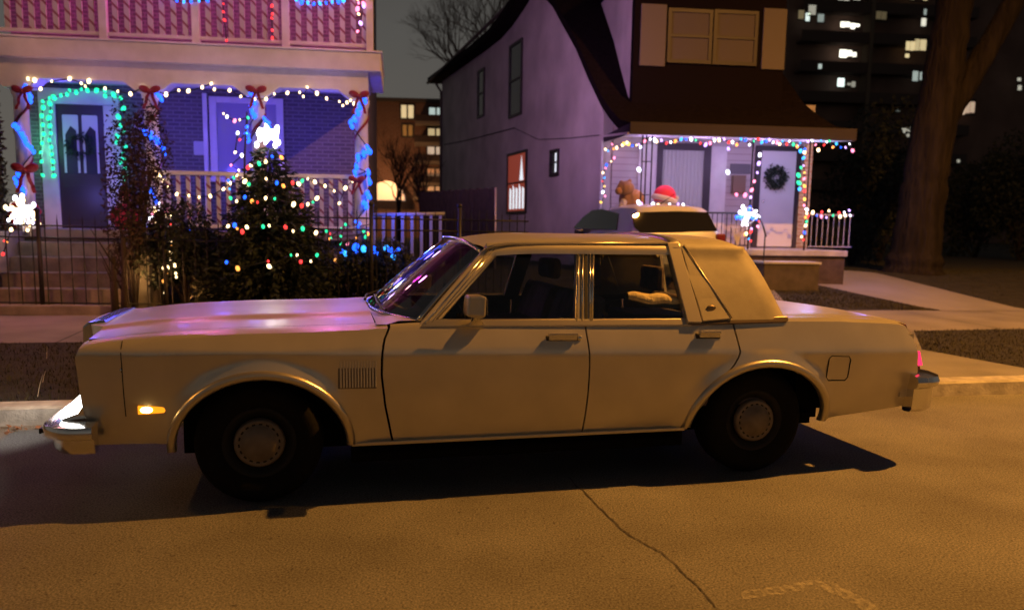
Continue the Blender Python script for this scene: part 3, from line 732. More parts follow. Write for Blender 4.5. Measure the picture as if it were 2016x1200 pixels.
m.prism([V((SW-p.x, p.y, p.z)) for p in pr], V((-LN.x, 0, LN.z))*-.03); m.build('side_window', mat('dark_glass', (.012, .012, .014), .012), suv)
m = MB(); m.prism([(SW/2-.50, 2.55, 1.46), (SW/2+.50, 2.55, 1.46), (SW/2+.62, 3.1, 1.08), (SW/2-.62, 3.1, 1.08)], (0, .05, .03)); m.build('windshield', mat('dark_glass', (.012, .012, .014), .012), suv)
for x in (-.01, SW-.16):
    m = MB(); m.span(x, x+.17, -.03, .22, .92, 1.12); m.build('taillight', mat('red_lens', (.16, .02, .02), .2), suv, bevel=.03)
for x in (-.18, SW):
    m = MB(); m.span(x, x+.18, 2.75, 2.87, 1.02, 1.16); m.build('wing_mirror', mat('mirror_black', (.02, .02, .02), .4), suv, bevel=.03)
m = MB(); m.tube([(SW/2-.12, .55, 1.63), (SW/2+.05, .35, 1.80)], [.008, .004], 6); m.build('antenna', DARKP, suv)
m = MB(); m.span(.1, SW-.1, -.09, .05, .36, .58); m.build('rear_bumper', mat('bumper_grey', (.05, .05, .05), .6), suv, bevel=.04)
for x in (.02, SW-.24):
    for y in (.72, 3.35):
        o = MB().lathe([(.18, -.0), (.3, .0), (.33, .03), (.33, .19), (.3, .22), (.18, .22)], 28, (x, y, .33), 'X').build('wheel', RUB, suv, True)
        m = MB(); m.lathe([(.2, .01), (.18, .03), (.05, .02), (0, .02)], 24, (x-.002, y, .33), 'X'); m.lathe([(.2, .21), (.18, .19), (.05, .2), (0, .2)], 24, (x+.002, y, .33), 'X'); m.build('rim', mat('alloy', (.4, .4, .4), .4, .8), o, True)

# ------------------------------------------------------------------ light strings
BULB = {}
CLR = {'blue': ((.01, .10, 1.0), 3.2), 'aqua': ((.03, .36, 1.0), 2.4), 'green': ((.015, .62, .27), 2.3), 'red': ((1.0, .05, .05), 1.8), 'warm': ((1.0, .72, .36), 4.5), 'white': ((.80, .84, 1.0), 5),
       'amber': ((1.0, .38, .07), 2.2), 'pink': ((1.0, .25, .42), 2.6), 'violet': ((.52, .34, 1.0), 3), 'yellow': ((1.0, .62, .10), 2.2)}
def bulb_mesh(c, r):
    k = (c, round(r, 3))
    if k not in BULB:
        col, st = CLR[c]; m = MB(); m.ball((0, 0, 0), r, 8, 1, 1, 1.35)
        o = m.build('bulb', emit('bulb_'+c, col, st), None, True); me = o.data; bpy.data.objects.remove(o); BULB[k] = me
    return BULB[k]
WIRE = mat('dark_wire', (.012, .016, .012), .7)
def string(label, pts, cols, r=.028, group='strings of holiday lights', wire=True, sag=.0, jit=0., name='light_string', spacing=None):
    pts = [V(p) for p in pts]
    if spacing:
        out = [pts[0]]; acc = 0
        for a, b_ in zip(pts, pts[1:]):
            L = (b_-a).length; d = spacing-acc
            while d <= L: out.append(a.lerp(b_, d/L)); d += spacing
            acc = L-(d-spacing)
        pts2 = out
    else: pts2 = pts
    o = thing(name, label, 'string lights', pts[0], group)
    if wire:
        m = MB(); m.tube([p-pts[0] for p in pts], .009, 5); m.build('wire', WIRE, o)
    for i, p in enumerate(pts2[:100]):
        c = cols[i % len(cols)] if isinstance(cols, (list, tuple)) else cols
        bo = bpy.data.objects.new('bulb', bulb_mesh(c, r*rnd(.5, 1.0))); COL.objects.link(bo); bo.parent = o
        bo.location = p-pts[0]+rvec()*jit; bo.rotation_euler = (rnd(-.7, .7), rnd(-.7, .7), 0)
    return o
def bow(P, s, label, ang=0.):
    RED = mat('red_ribbon', (.20, .012, .025), .5)
    o = thing('ribbon_bow', label, 'bow', Matrix.Translation(P) @ Matrix.Rotation(ang, 4, 'Z'), 'red bows on the porch columns')
    for k in (-1, 1):
        m = MB(); m.ball((0, 0, 0), s*.30, 14, 1.15, .35, .72); R2 = Matrix.Rotation(-k*.35, 3, 'Y'); m.v = [R2@p+V((k*s*.32, -.05, s*.10)) for p in m.v]; m.build('loop', RED, o, True)
        m = MB(); m.grid([[V((k*s*(.05+.35*i/6)+dx*s, -.05+.02*math.sin(i*2), -s*1.1*i/6)) for dx in (-.09, .09)] for i in range(7)]); m.build('tail', RED, o, solid=.006)
    m = MB(); m.ball((0, -.05, 0), .13*s, 10); m.build('knot', RED, o, True)
    return o

# ------------------------------------------------------------------ brick house on the left (x along the front, y = 0 at the columns, wall at 1.8)
WHITE = mat('white_paint', (.58, .56, .56), .55, noise=(5, .08), bump=(30, .15))
BRK = brick('porch_brick', (.085, .07, .085), (.13, .105, .115), (.165, .15, .16), 1, .2, .066)
house = thing('house', 'brick house with white porch columns and a red-ribboned balcony, covered in blue and green lights', 'house', LF.M)
WALLY = 1.8; FZ = 1.335
m = MB(); m.span(-2.62, 3.10, WALLY, WALLY+.3, .1, 8.5); m.build('front_wall', BRK, house)
m = MB(); m.span(2.80, 3.10, WALLY+.303, 11, .1, 8.5); m.span(-2.62, -2.32, WALLY+.303, 11, .1, 8.5); m.span(-2.31, 2.79, 10.7, 11, .1, 8.5)
m.build('side_wall', BRK, house)
m = MB(); m.prism([(-2.95, -.6, 8.5), (-2.95, 11.6, 8.5), (-2.95, 5.5, 11.5)], (6.4, 0, 0)); m.build('roof', mat('dark_shingle', (.05, .04, .04), .9, noise=(20, .3)), house)
m = MB(); m.span(-2.15, 3.35, -.22, 1.797, FZ-.12, FZ); pf = m.build('porch_floor', mat('porch_boards', (.16, .13, .14), .7, noise=(3, .2)), house, bevel=.01)
m = MB(); m.span(-2.1, 3.25, -.12, 1.79, .0, FZ-.123); m.build('porch_base', mat('block_foundation', (.16, .14, .13), .9, noise=(4, .3), bump=(20, .4)), house)
STEP = mat('concrete_steps', (.17, .15, .135), .9, noise=(5, .3), bump=(40, .3))
m = MB()
for i in range(5): m.span(-1.72, .05, -.225-.28*(i+1), -.222, .0, FZ-.205*(i+1)+.02)
m.build('steps', STEP, house, bevel=.012)
for x in (-1.98, .06):
    m = MB(); m.span(x, x+.25, -1.3, -.23, 0, 1.30); m.build('stair_wall', STEP, house, bevel=.015)
m = MB(); m.span(-1.98, 3.27, -.14, .16, 3.51, 3.78)
for x in (-1.77, .05, 1.61, 3.16):
    m.prism([(x-.34, -.143, 3.51), (x+.34 if x < 3 else 3.272, -.143, 3.51), (x+.16 if x < 3 else 3.272, -.143, 3.37), (x-.16, -.143, 3.37)], (0, .30, 0))
m.build('beam', WHITE, house)
m = MB(); m.span(-2.2, 3.47, -.24, 1.797, 3.783, 4.05); m.span(-2.22, 3.49, -.26, 1.797, 4.052, 4.085); m.build('balcony_floor', WHITE, house, bevel=.012)
m = MB(); m.span(-1.98, 3.25, .165, 1.797, 3.74, 3.78); m.build('porch_ceiling', mat('ceiling_boards', (.35, .34, .36), .6), house)
RIB = mat('red_ribbon', (.20, .012, .025), .5)
for x in (-1.77, .05, 1.61, 3.16):
    m = MB(); m.lathe([(.15, FZ+.002), (.15, FZ+.08), (.115, FZ+.12), (.108, FZ+.9), (.098, 3.25), (.12, 3.29), (.13, 3.37)], 24, (x, 0, 0)); co = m.build('column', WHITE, house, angle=40)
    m = MB(); rows = []
    for i in range(61):
        a = 2*PI*2.3*i/60; z = FZ+.2+1.85*i/60; rows.append([V((x+.116*math.cos(a), .116*math.sin(a), z+dz)) for dz in (-.028, .028)])
    m.grid(rows); m.build('ribbon', RIB, co, solid=.004)
CANDY = stripes('candy_baluster', (.44, .40, .42), (.20, .06, .09), 5.2, 1.0, 1.0, 0, .76)
def railing(name, xs0, xs1, y, z0, z1, n, m_, rail_m, w_=.05, posts=()):
    m = MB(); m.span(xs0, xs1, y-.04, y+.04, z1-.06, z1); ro = m.build(name, rail_m, house, bevel=.006)
    m = MB(); m.span(xs0, xs1, y-.03, y+.03, z0, z0+.05); m.build('bottom_rail', rail_m, ro, bevel=.006)
    for i in range(n):
        x = xs0+(xs1-xs0)*(i+.5)/n
        m = MB(); m.box((x, y, (z0+z1)/2), (w_, .035, z1-z0-.1)); m.build('baluster', m_, ro)
    for x in posts:
        m = MB(); m.span(x-.055, x+.055, y-.055, y+.055, z0-.07, z1+.06); m.box((x, y, z1+.09), (.14, .14, .05)); m.build('post', rail_m, ro, bevel=.006)
    return ro
railing('balcony_railing', -2.1, 3.30, -.05, 4.16, 5.02, 33, CANDY, WHITE, .075, (-2.1, -.55, .75, 2.05, 3.30))
railing('porch_railing', .18, 1.50, 0, FZ+.05, 2.24, 9, CANDY, WHITE, .06)
railing('porch_railing', 1.73, 3.05, 0, FZ+.05, 2.24, 9, CANDY, WHITE, .06)
# candy ribbon wrap on the balcony corner post
# front door
def lp(px, py, y): return LF.pl(px, py, y)
dl, dr = -1.98, -1.22
m = MB(); m.span(dl-.26, dl, 1.74, 1.797, FZ+.003, 3.40); m.span(dr, dr+.26, 1.74, 1.797, FZ+.003, 3.40); m.span(dl-.26, dr+.26, 1.735, 1.795, 3.403, 3.66); m.build('door_surround', WHITE, house, bevel=.008)
m = MB(); m.span(dl, dr, 1.765, 1.797, FZ+.003, 3.40); do = m.build('door', mat('dark_door', (.035, .025, .04), .45), house)
for x0, x1 in ((dl+.10, dl+.35), (dr-.35, dr-.10)):
    m = MB(); m.span(x0, x1, 1.755, 1.763, 2.25, 3.24); p = m.build('pane', mat('door_glass', (.05, .05, .07), .08), do)
    m = MB(); m.prism([(x0+.01, 1.752, 3.23), (x1-.01, 1.752, 3.23), (x1-.01, 1.752, 2.95), ((x0+x1)/2, 1.752, 3.05), (x0+.01, 1.752, 2.86)], (0, .002, 0)); m.span(x0-.0, x0+.035, 1.750, 1.754, 2.27, 3.22); m.span(x1-.035, x1, 1.750, 1.754, 2.27, 3.22); m.build('curtain', mat('lace', (.6, .58, .62), .9), p)
m = MB(); m.span(dl+.05, dr-.05, 1.757, 1.764, FZ+.12, FZ+.72); m.build('kick_panel', mat('dark_door_panel', (.03, .022, .035), .4), do, bevel=.01)
m = MB(); m.ball((dr-.06, 1.72, 2.16), .03, 10); m.build('handle', CHROME, do, True)
m = MB()
for _ in range(300):
    a = rnd(0, 2*PI); rr = rnd(.12, .23); leaf(m, V(((dl+dr)/2+rr*math.cos(a), 1.72-rnd(0, .05), 2.72+rr*math.sin(a))), .07, .3)
wr = m.build('door_wreath', mat('dark_fir', (.02, .035, .02), .9)); wr.matrix_world = LF.M; tag(wr, 'dark evergreen wreath hanging on the purple-lit double-paned front door', 'wreath')
# big window
m = MB()
for a in ((.50, .62, 2.25, 3.62), (1.62, 1.74, 2.25, 3.62)): m.span(a[0], a[1], 1.75, 1.797, a[2], a[3])
m.span(.621, 1.619, 1.752, 1.796, 3.52, 3.62); m.span(.46, 1.78, 1.70, 1.797, 2.17, 2.248); wi = m.build('window', WHITE, house, bevel=.006)
m = MB(); m.span(.62, 1.62, 1.785, 1.797, 2.25, 3.52); p = m.build('pane', mat('window_reflect', (.30, .28, .38), .12), wi)
m = MB(); m.span(.40, .47, 1.72, 1.78, 1.40, 3.66); m.build('downpipe', WHITE, house)
m = MB(); m.tube([LF.W(0, 0, 0)*0+V((-.62, 1.79, 3.2)), V((-.62, 1.70, 3.2))], .02, 8); m.box((-.62, 1.68, 3.12), (.14, .16, .24)); m.build('porch_lamp', mat('grey_lantern', (.3, .3, .33), .4), house, bevel=.02)
m = MB(); m.span(.22, .42, 1.76, 1.797, 2.62, 2.86); m.build('mailbox', mat('mailbox_grey', (.4, .4, .45), .5), house, bevel=.02)

# porch strings
LW = lambda px, py, y: LF.W(*LF.pl(px, py, y))
TOP = [(55, 155), (68, 158), (58, 172), (80, 175), (102, 160), (137, 155), (160, 164), (175, 160), (168, 170), (207, 174), (232, 180), (257, 185), (281, 172), (327, 186), (352, 178), (371, 179), (398, 172), (416, 165), (422, 176), (452, 178), (474, 190), (502, 195), (524, 195), (540, 185), (566, 183), (590, 182), (597, 190), (605, 172), (624, 184), (643, 194), (668, 200), (675, 208), (683, 202), (690, 198), (697, 204)]
string('warm white bulbs along the underside of the porch beam of the brick house', [LW(x, y, -.17) for x, y in TOP], 'warm', .030)
GL = [(84, 345), (82, 318), (80, 300), (83, 282), (86, 264), (84, 246), (82, 228), (85, 212), (84, 200), (97, 193), (106, 192), (120, 188), (132, 186), (137, 178), (150, 182), (160, 176), (172, 178), (190, 178), (206, 178), (207, 189), (224, 187), (238, 193), (243, 214), (233, 230), (236, 247), (244, 259), (231, 268), (229, 280), (247, 290), (242, 302), (243, 314), (237, 320), (247, 331), (247, 345), (244, 354), (244, 368), (245, 378)]
string('green bulbs framing the front door of the brick house', [LW(x, y, 1.66) for x, y in GL], 'green', .042)
GL2 = [(98, 204), (100, 220), (96, 232), (98, 248), (100, 262), (97, 276), (101, 290), (102, 304), (104, 318), (104, 332), (106, 346), (97, 240), (101, 296)]
string('second column of green bulbs left of the dark front door', [LW(x, y, 1.70) for x, y in GL2[:11]], 'green', .046)
def wrap(x, z0, z1, turns, n, label, cols, ph=0., rr=.14, r=.034):
    pts = [LF.W(x+rr*math.cos(ph+2*PI*turns*i/n), rr*math.sin(ph+2*PI*turns*i/n), z0+(z1-z0)*i/n) for i in range(n+1)]
    return string(label, pts, cols, r, wire=True)
def cluster(label, pts, c='blue'):
    out = []
    for x, y in pts:
        for k in range(3): out.append(LW(x+rnd(-2.5, 2.5)+k*1.5, y+(k-1)*4+rnd(-1.5, 1.5), -.15))
    return string(label, out, c, .037, wire=True)
cluster('blue bulbs wound round the leftmost porch column', [(50, 172), (55, 186), (58, 198), (30, 250), (40, 264), (48, 274), (52, 284), (62, 294), (34, 342), (30, 356), (38, 368), (44, 378)])
cluster('blue bulbs wound round the porch column between the door and the window', [(306, 180), (314, 192), (284, 260), (295, 268), (306, 276), (315, 286), (322, 298), (300, 376), (306, 396)])
cluster('blue bulbs wound round the porch column behind the lit star', [(496, 186), (497, 200), (494, 214), (498, 226), (485, 262), (487, 276), (522, 236), (527, 248)])
cluster('blue bulbs wound round the right corner porch column', [(714, 196), (706, 208), (700, 220), (696, 234), (692, 244), (724, 294), (714, 302), (704, 312), (699, 328), (697, 340), (724, 340), (727, 356), (722, 384), (718, 402)])
for px, lab in ((47, 'red bow at the top of the leftmost porch column'), (297, 'red bow at the top of the porch column right of the front door'), (505, 'red bow at the top of the porch column above the lit star'), (708, 'red bow at the top of the right corner porch column')):
    bow(LW(px, 190 if px > 600 else 180, -.16), .24, lab, LF.a+rnd(-.3, .3))
bow(LW(52, 335, -.2), .30, 'red bow low on the leftmost porch column', LF.a); bow(LW(703, 355, -.2), .20, 'red bow low on the right corner porch column', LF.a)
RW = [(306, 338), (314, 345), (322, 356), (332, 368), (348, 382), (372, 385), (392, 388), (414, 386), (440, 372), (452, 360), (466, 345), (478, 352), (486, 366)]
string('warm white bulbs looped along the porch railing left of the fir tree', [LW(x, y, -.09) for x, y in RW], 'warm', .030)
RW2 = [(606, 352), (620, 358), (640, 366), (658, 376), (668, 400), (680, 370), (694, 356)]
string('warm white bulbs along the porch railing right of the fir tree', [LW(x, y, -.09) for x, y in RW2], 'warm', .030)
SW1 = [(322, -14), (332, -4), (348, 2), (362, 4), (376, 3), (392, 2), (408, 1), (424, -4), (436, -12)]
string('blue bulbs in the left swag hanging over the balcony railing', [LW(x, y, -.14) for x, y in SW1], ['blue', 'aqua'], .036)
SW2 = [(572, -12), (584, -1), (594, 4), (606, 6), (618, 8), (630, 7), (642, 6), (654, 4), (666, 3), (676, 0), (686, -8)]
string('blue bulbs in the right swag hanging over the balcony railing', [LW(x, y, -.14) for x, y in SW2], ['blue', 'aqua'], .036)
string('red bulbs hanging down the middle balcony balusters', [LW(x, y, -.12) for x, y in ((440, 8), (440, 24), (442, 40), (446, 80))], 'red', .022)
string('red bulbs hanging down the balcony left of its right post', [LW(x, y, -.12) for x, y in ((535, 12), (536, 28), (535, 36), (536, 60), (536, 75))], 'red', .022)
string('pink and white bulbs wound up the right corner post of the balcony', [LW(x, y, -.16) for x, y in ((718, -14), (704, -4), (706, 6), (716, 12), (704, 18), (706, 28), (716, 8), (710, 46), (704, 62))], ['pink', 'warm', 'pink', 'violet'], .034)

# lit figures and small decorations
def glow_cluster(P, n, rr, label, cat, cols, r=.03, name='lit_ornament', parts=None):
    o = thing(name, label, cat, P); m = MB()
    for k in range(3):
        ax = rvec().normalized(); b1 = ax.orthogonal().normalized(); b2 = ax.cross(b1); m.tube([(b1*math.cos(2*PI*i/16)+b2*math.sin(2*PI*i/16))*rr for i in range(16)], .006, 4, closed=True)
    m.tube([(0, 0, 0), (0, 0, -rr-.12)], .01, 5); m.build('wire_frame', mat('white_wire', (.6, .6, .6), .5), o)
    rays = [V((math.cos(a)*rnd(.8, 1.2), rnd(-.4, .4), math.sin(a)*rnd(.7, 1.25))) for a in [2*PI*k/9+rnd(-.2, .2) for k in range(9)]]
    for i in range(n):
        bo = bpy.data.objects.new('bulb', bulb_mesh(cols[i % len(cols)], r*rnd(.5, .95))); COL.objects.link(bo); bo.parent = o; ry = rays[i % len(rays)]; bo.location = ry*rr*(.15+1.15*((i//len(rays))/max(1, n//len(rays))))+rvec()*.018
    return o
glow_cluster(LW(44, 415, -.9), 60, .17, 'bright white lit globe on the stair wall left of the porch steps', 'lit ornament', ['warm', 'white'], .036)
glow_cluster(LW(60, 438, -1.0), 16, .09, 'small white lit globe below the bigger one by the porch steps', 'lit ornament', ['white', 'warm'], .032)
glow_cluster(LW(312, 424, -.4), 26, .11, 'small white lit globe in the shrubs under the porch railing', 'lit ornament', ['warm', 'pink', 'white'], .03)
PF = LF.M
def plush(label, P, s):
    o = thing('porch_figure', label, 'decoration', Matrix.Translation(P) @ Matrix.Rotation(LF.a, 4, 'Z'))
    m = MB(); m.lathe([(0, 0), (.15*s, .0), (.19*s, .1*s), (.17*s, .28*s), (.09*s, .40*s), (.05*s, .43*s), (0, .44*s)], 16); m.build('robe', mat('red_felt', (.45, .03, .05), .9, noise=(9, .2)), o, True)
    m = MB(); m.ball((0, 0, .49*s), .085*s, 12); m.build('head', mat('tan_felt', (.5, .3, .18), .9), o, True)
    m = MB(); m.lathe([(.1*s, .54*s), (.075*s, .6*s), (.03*s, .72*s), (0, .76*s)], 14); m.build('cap', mat('red_felt', (.45, .03, .05), .9), o, True)
    for k in (-1, 1):
        m = MB(); m.tube([(k*.1*s, 0, .36*s), (k*.2*s, -.05*s, .24*s), (k*.17*s, -.12*s, .16*s)], [.05*s, .045*s, .04*s], 8); m.build('sleeve', mat('red_felt', (.45, .03, .05), .9), o, True)
plush('red felt figure with a pointed cap standing left of the dark front door', LF.W(-1.95, .35, FZ), 1.05)
plush('small red felt figure standing right of the front door behind the tall shrub', LF.W(-.55, .55, FZ), .95)

# ------------------------------------------------------------------ plants of the left yard
BARK = mat('bark_dark', (.03, .02, .016), .95, bump=(25, .6))
def shrub(name, label, cat, C, rx, rz, n, size, m_, stem=.3, group=None, lumps=7, seed=0, asp=.5):
    random.seed(100+seed); o = thing(name, label, cat, C, group); lm_ = MB()
    cs = [(V((rnd(-.6, .6)*rx, rnd(-.6, .6)*rx, stem+rz*(.5+rnd(-.28, .32)))), rnd(.4, .62)) for _ in range(lumps)]
    for _ in range(n):
        c, k = random.choice(cs); d = rvec(); d = d.normalized()*d.length**.4
        leaf(lm_, c+V((d.x*rx*k, d.y*rx*k, d.z*rz*.55*k*1.2)), size, asp)
    lm_.build('foliage', m_, o)
    sm_ = MB()
    for c, k in cs: sm_.tube([(0, 0, -.05), V((c.x*.3, c.y*.3, c.z*.4)), c], [.03, .02, .006], 5)
    sm_.build('stems', BARK, o, True); return o
def gpt(px, py): u, v = G(px, py); return ST.W(u, v, zg(u, v))
EVG = mat('dark_evergreen', (.020, .026, .016), .8, noise=(6, .4))
# decorated fir
FP = LF.W(1.95, -1.25, .25); fir = thing('fir_tree', 'conical fir in the front yard strung with coloured bulbs and topped by a star', 'tree', FP)
random.seed(5); fm = MB(); FH = 2.32; FR = 1.04
lev = 30
for i in range(lev):
    h = .16+(FH-.16)*i/lev; R0 = FR*(1-(h-.1)/FH)**.78+.03; nb = max(9, int(26*(1-i/lev)+8))
    for k in range(nb):
        a = 2*PI*k/nb+rnd(0, .4)+i*.7; L = R0*rnd(.78, 1.1); d = V((math.cos(a), math.sin(a), -.22)); n_ = max(5, int(L*46))
        for q in range(n_):
            s = .12+.88*q/n_; p = V((0, 0, h))+d*L*s+V((0, 0, .1*L*s*s)); sd = rvec()*.7+d*.8; leaf(fm, p+rvec()*.014, .10, .30, sd)
fm.build('foliage', mat('fir_needles', (.016, .024, .013), .85, noise=(5, .5)), fir)
m = MB(); m.tube([(0, 0, -.05), (0, 0, FH*.95)], [.07, .012], 8); m.build('trunk', BARK, fir, True)
m = MB(); star = []
for i in range(10): a = PI/2+2*PI*i/10+.25; rr = .15 if i % 2 == 0 else .065; star.append(V((rr*math.cos(a), -.02, FH+.12+rr*math.sin(a))))
so = thing('tree_star', 'glaring white lit star on top of the fir tree in front of the brick house', 'star', FP)
m.prism([p+V((0, -.03, 0)) for p in star], (0, .06, 0)); m.build('star_body', emit('star_glow', (1.0, .97, .88), 9), so)
for i in range(16):
    bo = bpy.data.objects.new('bulb', bulb_mesh('white', .034)); COL.objects.link(bo); bo.parent = so; a = rnd(0, 2*PI); bo.location = (rnd(-.17, .17), rnd(-.08, 0), FH+.10+rnd(-.13, .12))
MC = ['red', 'warm', 'green', 'warm', 'blue', 'amber', 'red', 'warm', 'green', 'warm']
def FW(px, py, dy): return LF.W(*LF.pl(px, py, -1.25-dy))
rows_ = [[(488, 330), (494, 325), (510, 322), (523, 318), (536, 308), (554, 310)], [(482, 357), (490, 362), (524, 352), (545, 360), (558, 366), (576, 360), (588, 362), (595, 356)],
         [(454, 390), (466, 396), (482, 388), (496, 396), (507, 398), (523, 390), (541, 391), (578, 402), (594, 405), (606, 402), (616, 398), (624, 390)],
         [(449, 445), (462, 443), (467, 450), (477, 456), (486, 447), (518, 446), (530, 444), (562, 447), (577, 455), (596, 450), (622, 458)],
         [(446, 516), (468, 528), (528, 514), (530, 524), (573, 502), (585, 502), (592, 515), (612, 514), (624, 502)], [(508, 340), (528, 372), (560, 425), (600, 430), (500, 425), (470, 420), (640, 466)]]
nm = ['top', 'second', 'middle', 'fourth', 'lowest', 'scattered']
for i, rw in enumerate(rows_[:5]):
    string(['coloured bulbs round the tip of the fir, just under the star', 'coloured bulbs round the fir, in the second row below the star', 'coloured bulbs round the middle of the fir', 'coloured bulbs round the fir, in the row below its middle', 'coloured bulbs round the foot of the fir', 'loose coloured bulbs scattered between the rows of the fir'][i], [FW(x, y, [.16, .3, .48, .68, .85, .5][i]) for x, y in rw], MC[i:]+MC[:i], .029, 'strings of bulbs on the fir tree', wire=(i < 5))
# bulbs hung on the thin pole left of the fir
string('mixed bulbs on the thin pole left of the fir', [FW(x, y, .1) for x, y in ((440, 224), (447, 230), (462, 238), (472, 236), (488, 232), (486, 250), (485, 262), (472, 275), (468, 262), (463, 300), (476, 306), (455, 325), (470, 335), (460, 350), (450, 356), (452, 372))], ['warm', 'white', 'pink', 'warm', 'green', 'blue', 'aqua', 'red', 'white'], .025)
m = MB(); m.tube([FW(478, 620, .1), FW(482, 300, .1), FW(486, 220, .1)], [.018, .014, .008], 6); o = m.build('plant_pole', BARK); tag(o, 'thin dark pole strung with bulbs just left of the fir', 'pole')
# shrubs
RB = mat('reddish_twigs', (.042, .022, .018), .9, noise=(8, .4))
shrub('round_shrub', 'rounded dark shrub on a bare stem behind the fence, right of the tall shrub', 'shrub', gpt(368, 600), .66, .95, 9000, .07, EVG, .35, 'shrubs behind the iron fence', 9, 1)
shrub('round_shrub', 'low dark shrub at the left foot of the fir', 'shrub', gpt(470, 604), .6, .8, 8000, .065, EVG, .05, 'shrubs behind the iron fence', 8, 2)
shrub('round_shrub', 'wide dark shrub at the right foot of the fir', 'shrub', gpt(610, 604), .78, .9, 9000, .065, EVG, .05, 'shrubs behind the iron fence', 9, 3)
shrub('round_shrub', 'dark round shrub crowned by blue bulbs next to the sedan windshield', 'shrub', gpt(728, 606), .64, .88, 9000, .06, EVG, .05, 'shrubs behind the iron fence', 9, 4)
shrub('tall_shrub', 'tall thin reddish shrub standing between the porch steps and the round shrub', 'shrub', gpt(266, 612), .46, 2.25, 4200, .07, RB, .25, None, 12, 5, .4)
# thin bare stems at the fence
for k, (px, top, lab) in enumerate(((228, 520, 'dark stout stem of the leftmost cut shrub by the fence'), (246, 470, 'dark stem standing just right of the stout one by the fence'))):
    P = gpt(px, 622); m = MB(); T = LF.W(*LF.pl(px+rnd(-6, 6), top, LF.pl(px, 622, 0).y)); D_ = (P-EYEP).length
    m.tube([P, P+V((rnd(-.02, .02), 0, .35)), P+V((rnd(-.05, .05), .03, .8+.25*k))], [.055, .045, .03], 7)
    for q in range(5): m.tube([P+V((0, 0, .3+.1*q)), P+V((rnd(-.25, .25), rnd(-.1, .1), .6+.14*q))], [.015, .005], 5)
    tag(m.build('bare_shrub', BARK, None, True), lab, 'shrub')
# dark conifer at the picture's left edge
ce = shrub('dark_conifer', 'dark columnar conifer cutting off the left edge of the brick house', 'tree', LF.W(-2.04, -.55, .2), .22, 3.45, 8000, .09, mat('black_green', (.02, .022, .014), .9, noise=(5, .5)), .1, None, 16, 6, .4)
# small strings over shrubs
string('warm gold bulbs wound down the stem of the round shrub', [gpt(335, 600)*0+LW(x, y, -1.3) for x, y in ((336, 474), (338, 486), (336, 494), (322, 502), (330, 506), (336, 510), (344, 522), (324, 520), (330, 526), (322, 528), (328, 536), (346, 538), (347, 545), (322, 553), (325, 564), (324, 576))], ['warm', 'amber', 'warm'], .026)
BL = [(672, 494), (680, 499), (700, 486), (702, 496), (716, 490), (736, 492), (740, 498), (760, 488), (768, 492), (776, 500), (774, 506), (784, 494)]
string('blue bulbs lying over the round shrub next to the sedan windshield', [LW(x, y, -1.2) for x, y in BL], ['blue', 'aqua', 'blue'], .05)
string('green and red bulbs above the blue-crowned shrub', [LW(x, y, -.9) for x, y in ((643, 454), (650, 460), (648, 470), (672, 450), (680, 442), (671, 465), (671, 480), (684, 480), (702, 468), (716, 455), (720, 466), (724, 460), (652, 468), (640, 512), (660, 512))], ['green', 'red', 'amber', 'green', 'green', 'green', 'green', 'pink', 'amber', 'green', 'green', 'amber'], .026)
string('blue bulbs low on the railing by the right corner column', [LW(x, y, -.15) for x, y in ((722, 300), (705, 316), (702, 330), (726, 340), (728, 356), (724, 390), (718, 400), (720, 410), (700, 436), (708, 440), (704, 446), (736, 440))], 'blue', .032)
string('blue and pink bulbs strung low beside the small lit globe', [LW(x, y, -.45) for x, y in ((296, 378), (306, 398), (284, 444), (292, 448), (300, 446), (322, 450), (336, 440), (376, 452))], ['blue', 'blue', 'blue', 'blue', 'pink', 'blue', 'red', 'blue'], .028)
string('orange and red bulbs low at the left edge by the stair wall', [LW(x, y, -1.3) for x, y in ((8, 474), (14, 476), (22, 452), (6, 500))], ['red', 'amber', 'warm'], .024)

# white stair railing right of the porch, lit blue
BLW = mat('blue_lit_white_paint', (.20, .20, .24), .6)  # white paint darkened and tinted blue to look lit by blue light
so_ = thing('side_railing', 'pale picket railing lit blue at the right end of the porch', 'railing', LF.W(3.5, -.4, .4), None)
m = MB(); P0, P1 = LF.W(3.28, -.35, 1.62)-so_.location, LF.W(4.45, -.35, 1.66)-so_.location; m.tube([P0, P1], .03, 6); m.tube([P0-V((0, 0, .78)), P1-V((0, 0, .78))], .03, 6); m.build('rail', BLW, so_, True)
for i in range(8):
    p = P0.lerp(P1, (i+.5)/8); m = MB(); m.box(p-V((0, 0, .39)), (.045, .03, .78)); m.build('picket', BLW, so_)
# iron fence: posts stand, panels hang between them
IRON = mat('black_iron', (.012, .011, .012), .5, .3)
def fence_panel(p0, p1, h, label, n, post=True):
    o = thing('iron_fence', label, 'fence', p0, 'iron fence panels along the sidewalk'); d = p1-p0
    m = MB()
    for z in (.12, h-.22, h-.06): m.tube([V((0, 0, z)), d+V((0, 0, z))], .012, 5)
    m.build('rails', IRON, o, True)
    for i in range(n):
        q = d*((i+.5)/n); m = MB(); m.tube([q+V((0, 0, .03)), q+V((0, 0, h)), q+V((0, 0, h+.09))], [.0085, .0085, .001], 5); m.build('picket', IRON, o)
    m = MB(); m.tube([(0, 0, -.1), (0, 0, h+.12)], .03, 8); m.ball((0, 0, h+.14), .04, 8); m.build('post', IRON, o, True)
FF = lambda x, y=-1.42: LF.W(x, y, zg(*(ST.I@LF.W(x, y, 0)).to_2d()))
xs = [-4.3, -2.7, -1.05, .55, 2.15, 3.35, 4.6, 5.6]
